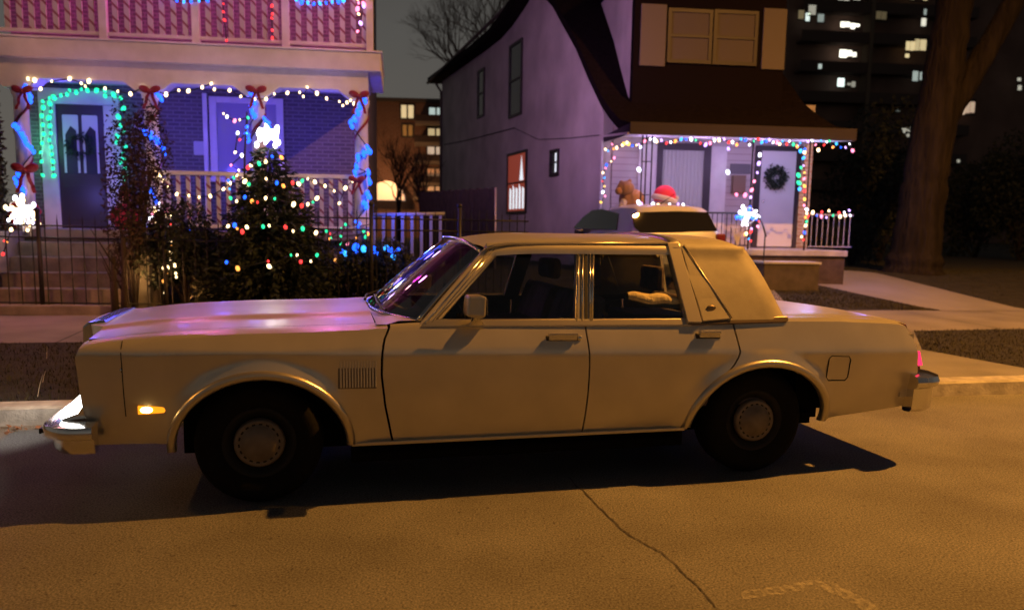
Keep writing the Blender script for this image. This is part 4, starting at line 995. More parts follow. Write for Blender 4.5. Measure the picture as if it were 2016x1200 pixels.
lb = ['iron fence panel furthest left, mostly outside the picture', 'iron fence panel in front of the porch steps, left of its stout post', 'iron fence panel between the stout post and the round shrub', 'iron fence panel in front of the round shrub and the fir', 'iron fence panel in front of the blue-crowned shrub', 'iron fence panel just left of the windshield top', 'iron fence panel in the dark gap between the houses']
for i in range(7): fence_panel(FF(xs[i]), FF(xs[i+1]), 1.22 if i < 4 else 1.42, lb[i], 10 if i < 4 else 9)

# glow of the strings: added point lights, among bulbs and before beam, fascia, yard
BLU = (.11, .075, 1.0)
for x, y, z, pw in ((-1.5, .75, 3.2, 15), (-.7, .9, 2.6, 12), (.0, .8, 3.1, 14), (.7, .9, 2.4, 14), (1.3, .8, 3.1, 15), (2.0, .9, 2.5, 14), (2.7, .8, 3.0, 15)):
    light('porch_glow', 'POINT', LF.W(x, y, z), BLU, pw, .12)
light('porch_glow', 'POINT', LF.W(-1.6, 1.0, 1.9), (.25, .2, 1.0), 9, .1)
light('green_glow', 'POINT', LF.W(-2.3, 1.4, 2.7), (.1, 1, .5), 9, .1)
for x in (-2.0, .3, 2.4): light('balcony_glow', 'POINT', LF.W(x, .7, 5.3), (1.0, .03, .50), 34, .15)
light('balcony_glow', 'POINT', LF.W(2.6, -.5, 5.5), (.85, .2, 1.0), 34, .15)
light('balcony_glow', 'POINT', LF.W(.2, -.5, 5.7), (.85, .2, 1.0), 30, .15)
for x, pw in ((-2.2, 4), (-.6, 4), (1.0, 4), (2.6, 5)): light('beam_glow', 'POINT', LF.W(x, -.85, 3.35), (.62, .36, 1.0), pw, .1)
for x in (-1.6, .6, 2.6): light('fascia_glow', 'POINT', LF.W(x, -1.0, 4.5), (1.0, .50, .45), 5, .1)
light('corner_glow', 'POINT', LF.W(3.7, -.75, 1.75), (.04, .10, 1.0), 26, .1)
light('shrub_glow', 'POINT', LF.W(.25, -1.55, .75), (1, .5, .15), 6, .05)
light('shrub_glow', 'POINT', LF.W(.9, -1.6, .45), (1, .38, .10), 5, .05)
light('star_lamp', 'POINT', FP+V((0, -.25, FH+.15)), (1, .92, .85), 4, .08)
light('globe_lamp', 'POINT', LW(44, 400, -1.1), (1, .8, .85), 5, .08)
light('yard_glow', 'POINT', LF.W(-2.4, -2.2, 1.7), (1.0, .22, .25), 30, .15)
light('yard_glow', 'POINT', LF.W(-.6, -2.3, 1.0), (1.0, .25, .30), 9, .1)
d = bpy.data.lights.new('purple_wall_fill', 'SPOT'); d.energy = 600; d.spot_size = math.radians(85); d.spot_blend = 1; d.color = (.95, .52, .98); d.shadow_soft_size = .2  # unseen spot added to throw purple light on the stucco wall
o = bpy.data.objects.new('purple_wall_fill', d); COL.objects.link(o); P = LF.W(3.7, -.35, 4.6); o.location = P
T = RF.W(-4.3, 3.2, 4.3); o.rotation_euler = (T-P).to_track_quat('-Z', 'Y').to_euler()

# ------------------------------------------------------------------ stucco house on the right (x along the front, y = 0 at the front wall)
STUC = mat('pale_stucco', (.48, .44, .43), .9, noise=(1.1, .2), bump=(50, .25))
SHING = mat('brown_shingle', (.010, .007, .008), .95, spec=.03, noise=(14, .35), bump=(40, .6))
stucco = thing('stucco_house', 'pale stucco house with a steep sweeping dark roof, dormer and violet-lit porch', 'house', RF.M)
XC = -3.83
SD = math.radians(18-7); sdir = V((-math.sin(SD), math.cos(SD), 0))        # direction of the long left wall
LEN = 14.64; BZ = .5
def sw(t, z, o=0.): return V((XC, 0, 0))+sdir*t+V((0, 0, z))-V((math.cos(SD), math.sin(SD), 0))*o
SN = V((-math.cos(SD), -math.sin(SD), 0))
def spx(px, py, o=0.): return RF.pn(px, py, V((XC, 0, 0))+SN*o, SN)
# roof section: front eave, sweep up to the ridge, down to the back eave (t along the wall, z)

PROF = [(.7, 4.80), (1.41, 5.52), (2.15, 6.13), (2.87, 6.73), (3.5, 7.2), (4.1, 7.55), (4.6, 7.45), (5.4, 7.24), (6.3, 7.06), (7.29, 6.95), (9, 6.93), (LEN+.7, 7.0)]
edge = [V((-3.79, -1.93, 3.37)), V((-3.80, -1.2, 3.52)), V((-3.85, -.6, 3.80)), V((-3.90, 0, 4.14))]+[sw(t_, z, .08 if t_ < 3 else .08+.32*min(1, (t_-3)/2)) for t_, z in PROF]
m = MB(); XR_ = .52
for e in (0, -.20):
    rows = []
    for k in range(9):
        s = k/8; rows.append([V((p.x+(XR_-(-3.79))*s, p.y, p.z+e)) for p in edge])
    m.grid(rows, e == 0)
a = [p for p in edge]; b_ = [p+V((0, 0, -.20)) for p in edge]; m.grid([a, b_]); m.grid([[p+V((XR_+3.79, 0, 0)) for p in q] for q in (a, b_)])
m.build('roof', SHING, stucco)
m = MB(); m.span(-3.795, XR_+.005, -1.965, -1.932, 3.17, 3.385); m.build('porch_fascia', mat('fascia_paint', (.045, .038, .045), .8, spec=.1), stucco, bevel=.006)
m = MB(); m.prism([(-3.83, -1.93, 3.165), (XR_, -1.93, 3.165), (XR_, -.005, 3.32), (-3.83, -.005, 3.32)], (0, 0, .04)); m.build('porch_soffit', mat('soffit', (.5, .47, .47), .7), stucco)
m = MB(); m.prism([(-3.80, -1.93, 3.17), (-3.80, -1.93, 3.36), (-3.83, -.02, 3.34), (-3.83, -.02, 3.22)], (.03, 0, 0)); m.build('porch_side_fascia', mat('fascia_paint', (.045, .038, .045), .8, spec=.1), stucco)
# walls: long left side, front, right side and back
top = [(p, q) for p, q in [(0, 3.9)]+PROF]
m = MB(); m.prism([sw(0, BZ), sw(LEN, BZ)]+[sw(min(t_, LEN), z-.14) for t_, z in reversed(top)], V((math.cos(SD), math.sin(SD), 0))*.2); m.build('left_wall', STUC, stucco)
m = MB(); m.prism([sw(.2, 2.70)-V((.004, 0, 0)), sw(LEN, 2.95)-V((.004, 0, 0)), sw(LEN, 2.985)-V((.004, 0, 0)), sw(.2, 2.735+.5)*0+sw(.2, 2.735)-V((.004, 0, 0))], (.003, 0, 0))
SID = stripes('wood_siding', (.42, .37, .36), (.30, .25, .25), 7.5, 0, 1.0, 0, .86)
m = MB(); m.span(XC+.21, .68, 0, .2, BZ, 4.1); m.build('front_wall', SID, stucco)
sh_ = V((.50-XC-.1, 0, 0))
m = MB(); m.prism([sw(.3, BZ)+sh_, sw(LEN, BZ)+sh_]+[sw(min(t_, LEN), z-.24)+sh_ for t_, z in reversed(top)][:-1]+[sw(.3, 3.9)+sh_], V((.15, 0, 0))); m.build('right_wall', STUC, stucco)
m = MB(); m.tube([V((XC-.02, -.03, BZ)), V((XC-.02, -.03, 3.25))], .03, 8); m.build('corner_trim', WHITE, stucco)
m = MB(); m.tube([edge[-1]+V((0, -.1, -.2)), edge[9]+V((-.02, 0, -.22))], .05, 8); m.tube([sw(LEN-.2, 6.7, .3), sw(LEN-.1, 6.4, .06), sw(LEN-.1, .6, .06)], .045, 8); m.build('gutter', mat('gutter_brown', (.10, .08, .07), .6), stucco)
m = MB(); m.tube([spx(a, b_, .02) for a, b_ in ((874, 285), (905, 279), (931, 273), (970, 263), (1012, 252))], .012, 5); m.tube([spx(a, b_, .015) for a, b_ in ((1012, 252), (1060, 275), (1120, 272), (1180, 266))], .008, 5); m.build('cable', mat('cable_black', (.01, .01, .01), .7), stucco)
# side windows
FRM = mat('dark_frame', (.03, .022, .025), .5)
def side_win(t0, t1, z0, z1, pane_m, name='window', curtain=None):
    m = MB(); n_ = V((math.cos(SD), math.sin(SD), 0))
    def q(t_, z, o): return sw(t_, z, o)
    f = .07
    for a, b_, c_, d in ((t0-f, t0, z0-f, z1+f), (t1, t1+f, z0-f, z1+f), (t0, t1, z1, z1+f), (t0, t1, z0-f, z0), (t0, t1, (z0+z1)/2-.02, (z0+z1)/2+.02)):
        m.prism([q(a, c_, .05), q(b_, c_, .05), q(b_, d, .05), q(a, d, .05)], n_*.047)
    w_ = m.build(name, FRM, stucco)
    m = MB(); m.prism([q(t0, z0, .02), q(t1, z0, .02), q(t1, z1, .02), q(t0, z1, .02)], n_*.012); p = m.build('pane', pane_m, w_)
    return w_, q, n_
w1, q, n_ = side_win(4.78, 6.3, 1.92, 3.42, emit('red_curtain_lit', (.75, .12, .06), .24, (.3, .06, .05)))
m = MB(); m.prism([q(5.28, 2.72, .027), q(4.98, 2.72, .027), q(5.14, 3.36, .027)], n_*.004)
for k in range(5): a = 4.9+k*.27; m.prism([q(a, 1.98, .027), q(a+.15, 1.98, .027), q(a+.15, 2.55+.08*(k % 2), .027), q(a, 2.5, .027)], n_*.004)
m.build('bright_gap', emit('window_light', (.85, .95, 1.0), .9), w1)
w2, q, n_ = side_win(2.5, 2.92, 2.76, 3.24, mat('dark_pane', (.02, .02, .03), .1)); m = MB(); m.prism([q(2.53, 2.78, .026), q(2.66, 2.78, .026), q(2.66, 3.22, .026), q(2.53, 3.22, .026)], n_*.004); m.build('lit_blind', emit('window_light', (.85, .95, 1.0), .9), w2)
side_win(5.3, 6.25, 4.5, 6.3, mat('dark_pane', (.02, .02, .03), .1)); side_win(8.9, 9.5, 4.9, 6.2, mat('dark_pane', (.02, .02, .03), .1))
# front of the house under the porch roof
def rx(px, py=350): return RF.pl(px, py, 0).x
def fp(a, b_, z0, z1, y0=-.04, y1=-.003):
    m = MB(); m.span(a, b_, y0, y1, z0, z1); return m
fp(rx(1256), rx(1294), 1.2, 3.2).build('corner_board', WHITE, stucco)
x0, x1 = rx(1302), rx(1383)
m = MB()
for a in ((x0-.12, x0, 1.75, 3.24), (x1, x1+.15, 1.75, 3.24), (x0, x1, 3.10, 3.24), (x0, x1, 1.75, 1.86)): m.span(a[0], a[1], -.06, -.003, a[2], a[3])
wn = m.build('window', FRM, stucco)
CUR = stripes('pale_curtain', (.40, .42, .38), (.28, .30, .28), 9, 1.0, .05, 0, .6)
m = MB(); rows = []
for k in range(41):
    x = x0+(x1-x0)*k/40; rows.append([V((x, -.02+.012*math.sin(k*1.7), z)) for z in (1.86, 3.10)])
m.grid(rows); m.build('curtain', mat('curtain_cloth', (.42, .44, .40), .9), wn, True)
fp(rx(1392), rx(1428), 1.2, 3.2).build('white_panel', WHITE, stucco)
x0, x1 = rx(1498, 300), rx(1567, 300)
m = MB()
for a in ((x0-.12, x0, 1.14, 3.24), (x1, x1+.10, 1.14, 3.24), (x0, x1, 3.145, 3.24)): m.span(a[0], a[1], -.06, -.003, a[2], a[3])
df = m.build('door_frame', FRM, stucco)
m = MB(); m.span(x0, x1, -.045, -.004, 1.16, 3.14); dd = m.build('door', mat('white_door', (.60, .59, .62), .5), stucco, bevel=.006)
m = MB(); m.ball((x0+.08, -.07, 2.1), .03, 10); m.build('handle', CHROME, dd, True)
m = MB(); m.span(x1+.12, .675, -.02, -.002, 1.14, 3.2); m.build('brick_pier', brick('pier_brick', (.30, .19, .16), (.40, .28, .24), (.42, .4, .38)), stucco)
xm = (rx(1430)+rx(1478))/2
m = MB(); m.span(xm-.16, xm+.12, -.12, -.003, 2.25, 2.62); m.build('mailbox', mat('mailbox_brown', (.16, .10, .06), .6), stucco, bevel=.01)
m = MB(); m.span(xm-.2, xm+.25, -.02, -.002, 2.66, 2.86); m.build('house_plaque', mat('plaque_grey', (.12, .11, .12), .7), stucco, bevel=.006)
# floor, steps
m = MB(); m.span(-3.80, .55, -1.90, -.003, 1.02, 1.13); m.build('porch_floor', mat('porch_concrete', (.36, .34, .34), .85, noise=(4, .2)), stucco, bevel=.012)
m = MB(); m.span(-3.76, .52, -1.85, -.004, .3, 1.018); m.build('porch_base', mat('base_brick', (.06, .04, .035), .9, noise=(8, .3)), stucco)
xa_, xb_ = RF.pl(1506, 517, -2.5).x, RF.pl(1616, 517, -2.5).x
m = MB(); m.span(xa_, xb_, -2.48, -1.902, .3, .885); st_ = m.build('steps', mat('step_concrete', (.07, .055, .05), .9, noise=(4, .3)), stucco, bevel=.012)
m = MB(); m.span(xa_-.02, xb_+.02, -2.5, -1.903, .888, .93); m.build('tread', mat('porch_concrete', (.36, .34, .34), .85, noise=(4, .2)), st_, bevel=.008)  # slab coloured paler than the riser so the tread looks lit
# iron posts and railings
def ep(px, py, y=-1.82): return RF.pl(px, py, y)
for grp in ((1263, 1271, 1282), (1480,), (1592,)):
    m = MB()
    for px in grp: x = ep(px, 340).x; m.tube([(x, -1.82, 1.13), (x, -1.82, 3.165)], .014 if len(grp) > 1 else .018, 6)
    if len(grp) > 1:
        a, b_ = ep(grp[0], 340).x, ep(grp[-1], 340).x
        for z in (1.5, 2.1, 2.7, 3.1): m.tube([(a, -1.82, z), (b_, -1.82, z)], .010, 5)
    m.build('iron_post', IRON, stucco, True)
def rrail(xa, xb, z0, z1, n, mm):
    m = MB(); m.tube([(xa, -1.82, z1), (xb, -1.82, z1)], .018, 6); o = m.build('porch_railing', mm, stucco, True)
    m = MB(); m.tube([(xa, -1.82, z0), (xb, -1.82, z0)], .012, 6); m.build('bottom_rail', mm, o, True)
    for k in range(n): x = xa+(xb-xa)*(k+.5)/n; m = MB(); m.tube([(x, -1.82, z0), (x, -1.82, z1)], .009, 5); m.build('baluster', mm, o)
rrail(ep(1264, 420).x, ep(1474, 420).x, 1.2, 1.80, 22, IRON); rrail(ep(1594, 420).x, ep(1680, 420).x, 1.2, 1.80, 8, mat('rail_grey', (.3, .28, .3), .5))
m = MB(); m.tube([(-1.28, -1.82, 1.80), (-1.28, -2.1, 1.62), (-1.28, -2.3, 1.38)], .016, 6); m.tube([(-1.28, -2.25, .6), (-1.28, -2.25, 1.42)], .014, 6); m.build('hand_rail', IRON, stucco, True)
# dormer
m = MB(); m.span(-3.34, -.22, -.30, -.10, 3.9, 6.65); do_ = m.build('dormer', mat('dormer_wall', (.010, .007, .008), .9, spec=.03), stucco)
m = MB(); m.prism([(-3.34, -.098, 3.8), (-3.34, 3.0, 6.65), (-3.34, -.098, 6.65)], (.15, 0, 0)); m.build('dormer_cheek', STUC, do_)
m = MB(); m.prism([(-3.5, -.6, 6.64), (-.05, -.6, 6.64), (-.05, 3.4, 6.72), (-3.5, 3.4, 6.72)], (0, 0, .2)); m.build('dormer_roof', SHING, do_)
DP = lambda px, py: RF.pl(px, py, -.30)
for a, b_ in (((1322, 24), (1392, 120)), ((1412, 27), (1481, 124))):
    A_, B_ = DP(*a), DP(*b_)
    m = MB()
    for f in ((A_.x-.07, A_.x, B_.z-.07, A_.z+.07), (B_.x, B_.x+.07, B_.z-.07, A_.z+.07), (A_.x, B_.x, A_.z, A_.z+.07), (A_.x, B_.x, B_.z-.07, B_.z), (A_.x, B_.x, (A_.z+B_.z)/2-.025, (A_.z+B_.z)/2+.025)): m.span(f[0], f[1], -.35, -.302, f[2], f[3])
    wf = m.build('window', FRM, do_); m = MB(); m.span(A_.x, B_.x, -.325, -.303, B_.z, A_.z); m.build('blind', mat('beige_blind', (.12, .105, .095), .8, spec=.1), wf)
for a, b_ in (((1262, 13), (1308, 132)), ((1503, 22), (1542, 139))):
    A_, B_ = DP(*a), DP(*b_); m = MB(); m.span(A_.x, B_.x, -.345, -.302, B_.z, A_.z+.05)
    sh = m.build('shutter', mat('tan_shutter', (.16, .14, .125), .8, spec=.1), do_, bevel=.012)
# wreath on the white door
m = MB(); wc = RF.pl(1527, 350, -.08)
for _ in range(900):
    a = rnd(0, 2*PI); rr = random.gauss(.165, .045); leaf(m, V((wc.x+rr*math.cos(a), -.07-rnd(0, .06), wc.z+rr*math.sin(a))), .075, .3)
wr = m.build('door_wreath', mat('dark_fir', (.02, .035, .02), .9)); wr.matrix_world = RF.M; tag(wr, 'dark evergreen wreath hanging on the plain white front door', 'wreath')
# porch decorations
def RWp(px, py, y=-1.86): return RF.W(*RF.pl(px, py, y))
P = RWp(1236, 402, -1.2); o = thing('plush_animal', 'tan plush animal slumped on the porch by the corner of the stucco house', 'decoration', Matrix.Translation(P) @ Matrix.Rotation(RF.a, 4, 'Z'))
TAN = mat('tan_plush', (.30, .17, .08), .95, bump=(60, .4))
m = MB(); m.ball((.08, 0, .08), .24, 14, 1.1, .8, .9); m.build('torso', TAN, o, True); m = MB(); m.ball((-.08, -.1, .30), .14, 12, 1.25, .9, .95); m.ball((-.22, -.14, .24), .075, 10); hd = m.build('head', TAN, o, True)
m = MB(); m.tube([(-.02, -.05, .40), (.03, -.05, .455)], [.05, .03], 8); m.build('ear', TAN, hd); m = MB(); m.tube([(-.12, .05, .40), (-.15, .06, .44)], [.05, .03], 8); m.build('ear', TAN, hd)
m = MB(); m.tube([(-.10, -.12, .05), (-.2, -.2, -.08)], [.07, .05], 8); m.build('paw', mat('plush_white', (.5, .45, .4), .95), o, True)
P = RWp(1308, 392, -1.4); o = thing('inflatable_cap', 'large red cap with a white brim on a rounded pale figure on the violet porch', 'decoration', Matrix.Translation(P) @ Matrix.Rotation(RF.a, 4, 'Z'))
m = MB(); m.ball((.0, 0, .06), .22, 16, 1, .8, .92); m.build('cap', mat('red_felt_bright', (.62, .02, .06), .7), o, True)
m = MB(); rows = []
m.tube([(.20*math.cos(2*PI*k/24), .17*math.sin(2*PI*k/24), .0-.05*math.cos(2*PI*k/24)) for k in range(24)], .055, 8, closed=True); m.build('brim', mat('plush_white', (.5, .45, .4), .95), o, True)
m = MB(); m.ball((0, 0, -.15), .22, 14, 1, .8, 1.0); m.build('head', mat('pale_nylon', (.45, .42, .45), .8), o, True)
m = MB(); m.ball((.23, -.02, .02), .05, 10); m.build('pompom', mat('plush_white', (.5, .45, .4), .95), o, True)
glow_cluster(RWp(1472, 424, -1.9), 60, .15, 'bright white lit burst beside the white front door', 'lit ornament', ['white', 'white', 'blue'], .034)
m = MB()
B0 = RWp(1451, 484, -2.3)
for k in range(7): a = -.5+k/6; m.tube([B0, B0+V((a*.12, 0, .2)), B0+V((a*.32, rnd(-.05, .05), .42))], [.010, .008, .004], 5)
tag(m.build('white_twigs', mat('white_twig', (.55, .52, .55), .7)), 'small bundle of white twigs by the porch steps behind the SUV', 'decoration')
# strings of the right porch
ML = ['red', 'warm', 'green', 'blue', 'pink', 'violet', 'amber', 'white', 'aqua', 'warm', 'violet', 'blue']
def rs(label, pts, cols, r, y=-1.99, **k): return string(label, [RWp(a, b_, y) for a, b_ in pts], cols, r, **k)
rs('multicoloured bulbs along the porch eave from the stone wall to the iron post', [(1192, 294), (1197, 297), (1205, 284), (1208, 293), (1214, 291), (1225, 286), (1228, 283), (1234, 281), (1238, 284), (1245, 287), (1253, 286), (1261, 290)], ['warm', 'aqua', 'pink', 'amber', 'warm', 'warm', 'yellow', 'warm', 'yellow', 'blue', 'warm', 'white'], .030, -.35)
ev = []; x = 1258
while x < 1500: ev.append((x, 276+random.choice([-2, 0, 2, 4, 6, 9]))); x += rnd(7, 12)
rs('multicoloured bulbs along the porch eave above the curtained window', ev, ['violet', 'pink', 'white', 'warm', 'violet', 'red', 'white', 'amber', 'aqua', 'blue', 'white', 'green', 'red'], .032)
ev = []; x = 1500
while x < 1682: ev.append((x, 277+(x-1500)*.02+random.choice([-2, 0, 3, 6, 10, 16]))); x += rnd(5, 9)
rs('dense multicoloured bulbs along the porch eave above the white door to its right end', ev, ['aqua', 'blue', 'violet', 'white', 'pink', 'warm', 'aqua', 'red', 'white', 'green', 'amber'], .030)
rs('coloured bulbs running down the wall corner of the porch behind the SUV', [(1209, 311), (1203, 318), (1194, 325), (1192, 331), (1187, 340), (1190, 350), (1186, 357), (1190, 367), (1187, 378), (1191, 386), (1183, 398)], ['pink', 'warm', 'blue', 'pink', 'warm', 'aqua', 'red', 'yellow', 'white', 'pink', 'yellow'], .028, -.3)
rs('violet bulbs down the post left of the white door', [(1496, 305), (1494, 322), (1491, 340), (1485, 357), (1480, 374), (1478, 388)], ['white', 'violet', 'violet', 'pink', 'pink', 'violet'], .034)
rs('turquoise bulbs down the left side of the post right of the white door', [(1570, 288), (1576, 297), (1582, 311), (1577, 330), (1572, 345), (1573, 360), (1574, 372)], ['aqua', 'aqua', 'aqua', 'green', 'green', 'green'], .042)
rs('mixed bulbs down the right side of the post right of the white door', [(1584, 300), (1582, 326), (1584, 340), (1583, 352), (1584, 366), (1584, 376), (1584, 392), (1583, 404), (1588, 412), (1588, 420), (1586, 428), (1588, 436), (1586, 444), (1584, 458), (1578, 466), (1582, 472)], ['warm', 'violet', 'yellow', 'pink', 'yellow', 'red', 'yellow', 'pink', 'white', 'warm', 'amber', 'green', 'warm', 'blue', 'warm', 'red'], .028)
rs('mixed bulbs along the porch railing right of the white door', [(1590, 426), (1600, 418), (1608, 424), (1617, 426), (1618, 417), (1627, 428), (1632, 415), (1640, 424), (1652, 419), (1654, 426), (1662, 418), (1664, 424), (1672, 414), (1674, 424)], ['red', 'warm', 'blue', 'pink', 'red', 'violet', 'warm', 'green', 'red', 'warm', 'white', 'warm', 'violet', 'white'], .030)
rs('mixed bulbs hanging below the white lit burst', [(1494, 436), (1492, 446), (1478, 456), (1469, 460), (1466, 462), (1474, 470), (1478, 474), (1480, 450)], ['red', 'pink', 'red', 'warm', 'amber', 'aqua', 'red', 'violet'], .030)
rs('white and violet bulbs low on the porch railing just above the SUV roof', [(1257, 398), (1262, 402), (1270, 405), (1285, 402), (1296, 404), (1318, 403), (1335, 402), (1345, 404)], ['white', 'violet', 'pink', 'white', 'warm', 'white', 'violet'], .032)
rs('bright white bulbs on the wall between the curtained window and the white door', [(1258, 334), (1289, 276), (1434, 293), (1433, 339), (1450, 383), (1467, 384)], ['white', 'white', 'violet', 'white', 'pink', 'pink'], .042, -.25, wire=False)
for x, pw in ((-3.2, 16), (-2.2, 17), (-1.1, 17), (-.1, 17)): light('porch_glow', 'POINT', RF.W(x, -1.35, 2.95), (.62, .42, 1.0), pw, .1)
light('porch_glow', 'POINT', RF.W(.2, -1.3, 2.9), (.2, .75, 1.0), 5, .1)
light('burst_glow', 'POINT', RWp(1470, 420, -2.15), (.7, .75, 1.0), 10, .1)
light('step_glow', 'POINT', RF.W(-.5, -2.7, 1.9), (.45, .35, 1.0), 13, .1)
light('lawn_glow', 'POINT', RF.W(.9, -2.2, 1.5), (.2, .2, 1.0), 14, .1)

# ------------------------------------------------------------------ beyond: apartment blocks, trees
AB = brick('far_brick', (.16, .07, .04), (.20, .09, .05), (.2, .15, .12), 1, .4, .15)
AF = Frame(at_depth(800, 58), 4)
apt = thing('apartment_block', 'low brown brick apartment block with lit balconies between the two houses', 'building', AF.M)
ap_ = lambda px, py, y=0.: AF.pl(px, py, y)
a, b_ = ap_(716, 199), ap_(990, 205)
m = MB(); m.span(a.x, b_.x, 0, 14, 0, a.z); m.build('wall', AB, apt)
m = MB(); m.span(a.x-.2, b_.x, -.25, 14, a.z+.002, a.z+.25); m.build('roof', mat('parapet', (.08, .06, .05), .9), apt)
for k, (x0, y0, x1, y1, c, st) in enumerate(((790, 207, 814, 233, (1, .82, .45), .55), (845, 212, 872, 234, (.75, .92, .85), .55), (843, 253, 872, 274, (1, .75, .38), .5), (842, 289, 872, 310, (1, .72, .5), .55), (841, 332, 872, 352, (.9, .5, .25), .14), (840, 366, 872, 380, (1, .62, .32), .22), (793, 246, 812, 268, (.7, .45, .15), .05))):
    A_, B_ = ap_(x0, y0), ap_(x1, y1); m = MB(); f = .12
    for q in ((A_.x-f, A_.x, B_.z-f, A_.z+f), (B_.x, B_.x+f, B_.z-f, A_.z+f), (A_.x, B_.x, A_.z, A_.z+f), (A_.x, B_.x, B_.z-f, B_.z), ((A_.x+B_.x)/2-.06, (A_.x+B_.x)/2+.06, B_.z, A_.z)): m.span(q[0], q[1], -.06, -.002, q[2], q[3])
    wn = m.build('window', mat('apt_frame', (.06, .04, .03), .7), apt); m = MB(); m.span(A_.x, B_.x, -.03, -.003, B_.z, A_.z); m.build('pane', emit('apt_light_%d' % k, c, st), wn)
    if x0 > 830 and k < 6:
        m = MB(); m.span(A_.x-.9, b_.x-.5, -1.3, -.07, B_.z-.55, B_.z-.35); m.build('balcony', mat('balcony_slab', (.2, .15, .11), .9), apt); m = MB(); m.span(A_.x-.9, b_.x-.5, -1.3, -1.24, B_.z-.35, B_.z+.1); m.build('balcony_wall', mat('balcony_dark', (.05, .03, .025), .9), apt)
A_ = ap_(765, 378); m = MB()
m.prism([V((A_.x-1.2*math.cos(PI*i/12), -1.5, A_.z-.6+1.3*math.sin(PI*i/12))) for i in range(13)], (0, 1.3, 0)); m.build('entrance_canopy', emit('canopy_light', (1, .72, .5), .35), apt)
light('entry_lamp', 'POINT', AF.W(A_.x, -4, A_.z+.5), (1, .5, .2), 500, .2)
# the tall tower on the right
TF = Frame(at_depth(1700, 88), 6)
tw = thing('apartment_tower', 'dark high-rise apartment tower with scattered lit windows behind the big tree', 'building', TF.M)
tp = lambda px, py, y=0.: TF.pl(px, py, y)
TB = mat('tower_brick', (.16, .09, .07), .9, noise=(.3, .3))
a, b_ = tp(1548, 100), tp(2400, 100)
m = MB(); m.span(a.x, b_.x, 0, 16, 0, 42); m.build('wall', TB, tw)
for i in range(11):
    z = 3.0+i*3.0; m = MB(); m.span(a.x+1, tp(1905, 100).x, -1.4, -.003, z, z+.18); m.span(a.x+1, tp(1905, 100).x, -1.4, -1.34, z+.18, z+1.1); m.build('balcony', mat('tower_balcony', (.075, .05, .042), .9), tw)
m = MB()
x = tp(1700, 100).x; m.span(x-.2, x+.2, -1.5, -.003, 0, 42); m.build('fin_wall', mat('tower_fin', (.14, .10, .07), .9), tw)
WL = [(1655, 42, 1673, 57, 'w', 2.2), (1675, 44, 1692, 58, 'w', 2.6), (1653, 98, 1668, 114, 'w', 2.4), (1669, 99, 1686, 114, 'w', 1.8), (1649, 154, 1662, 171, 'c', 1.6), (1668, 160, 1684, 172, 'w', .25), (1784, 80, 1800, 101, 'y', .7), (1801, 77, 1810, 100, 'y', .5), (1812, 78, 1823, 100, 'y', .6), (1782, 106, 1790, 114, 'y', .8),
      (1814, 36, 1823, 52, 'w', .8), (1819, 18, 1824, 30, 'c', .3), (1797, 140, 1807, 160, 'c', .35), (1811, 142, 1817, 158, 'c', .35), (1774, 252, 1784, 262, 'w', .35), (1785, 250, 1797, 270, 'w', .3), (1572, 20, 1583, 38, 'y', .12), (1586, 26, 1594, 42, 'c', 1.0), (1592, 10, 1606, 30, 'w', .3), (1610, 28, 1622, 44, 'c', .25), (1611, 126, 1618, 136, 'c', .5),
      (1650, -8, 1672, 2, 'w', .5), (1680, -8, 1694, 1, 'w', .5), (1792, -10, 1826, 2, 'y', .7), (1725, 22, 1745, 42, 'y', .05), (1888, 198, 1900, 226, 'p', .55), (1902, 197, 1918, 226, 'p', .45), (1884, 314, 1890, 320, 'w', .3), (2003, 153, 2010, 160, 'w', .4), (2004, 168, 2011, 178, 'w', .4), (1764, 212, 1772, 220, 'c', .06)]
WC = {'w': (1, .96, .78), 'c': (.85, 1, .92), 'y': (1, .80, .42), 'p': (1, .70, .48)}
for x0, y0, x1, y1, c, st in WL:
    A_, B_ = tp(x0, y0, -1.42), tp(x1, y1, -1.42); m = MB(); m.span(A_.x-.12, B_.x+.12, -1.46, -1.40, B_.z-.12, B_.z); m.span(A_.x-.12, B_.x+.12, -1.46, -1.40, A_.z, A_.z+.1); wn = m.build('window', mat('tower_frame', (.04, .03, .03), .8), tw)
    m = MB(); n_ = max(1, int((B_.x-A_.x)/.45)); 
    for k in range(n_):
        q = (B_.x-A_.x)/n_; m.span(A_.x+k*q+.03, A_.x+(k+1)*q-.03, -1.44, -1.405, B_.z+rnd(0, .25)*(n_ > 1), A_.z-rnd(0, .2)*(n_ > 1))
    m.build('pane', emit('tower_light_%s_%d' % (c, int(st*100)), WC[c], st), wn)
# big tree beside the walkway
OAK = mat('oak_bark', (.021, .0165, .014), .95, spec=.1, noise=(7, .4), bump=(14, 1.0, .08))
for n_ in OAK.node_tree.nodes:
    if n_.type == 'TEX_NOISE':
        mp_ = OAK.node_tree.nodes.new('ShaderNodeMapping'); mp_.inputs['Scale'].default_value = (1, 1, .16); l0 = n_.inputs['Vector'].links[0].from_socket
        OAK.node_tree.links.new(l0, mp_.inputs[0]); OAK.node_tree.links.new(mp_.outputs[0], n_.inputs['Vector'])
P = gpt(1797, 536); TD = P.y
big = thing('big_tree', 'thick leaning bare tree trunk forking out of the picture right of the walkway', 'tree', P)
def tq(px, py): d = ray(px, py); return EYEP+d*(TD/d.y)-P
def trunk(pts, name, m_, par, n=14, rough=.06):
    m = MB(); ps = [V(p) for p, r_ in pts]; path = []; rad = []
    for i in range(len(ps)-1):
        for k in range(6): s = k/6; path.append(ps[i].lerp(ps[i+1], s)); rad.append((pts[i][1]*(1-s)+pts[i+1][1]*s)*rnd(1-rough, 1+rough))
    path.append(ps[-1]); rad.append(pts[-1][1]); m.tube(path, rad, n); return m.build(name, m_, par, True)
s_ = TD/FPX
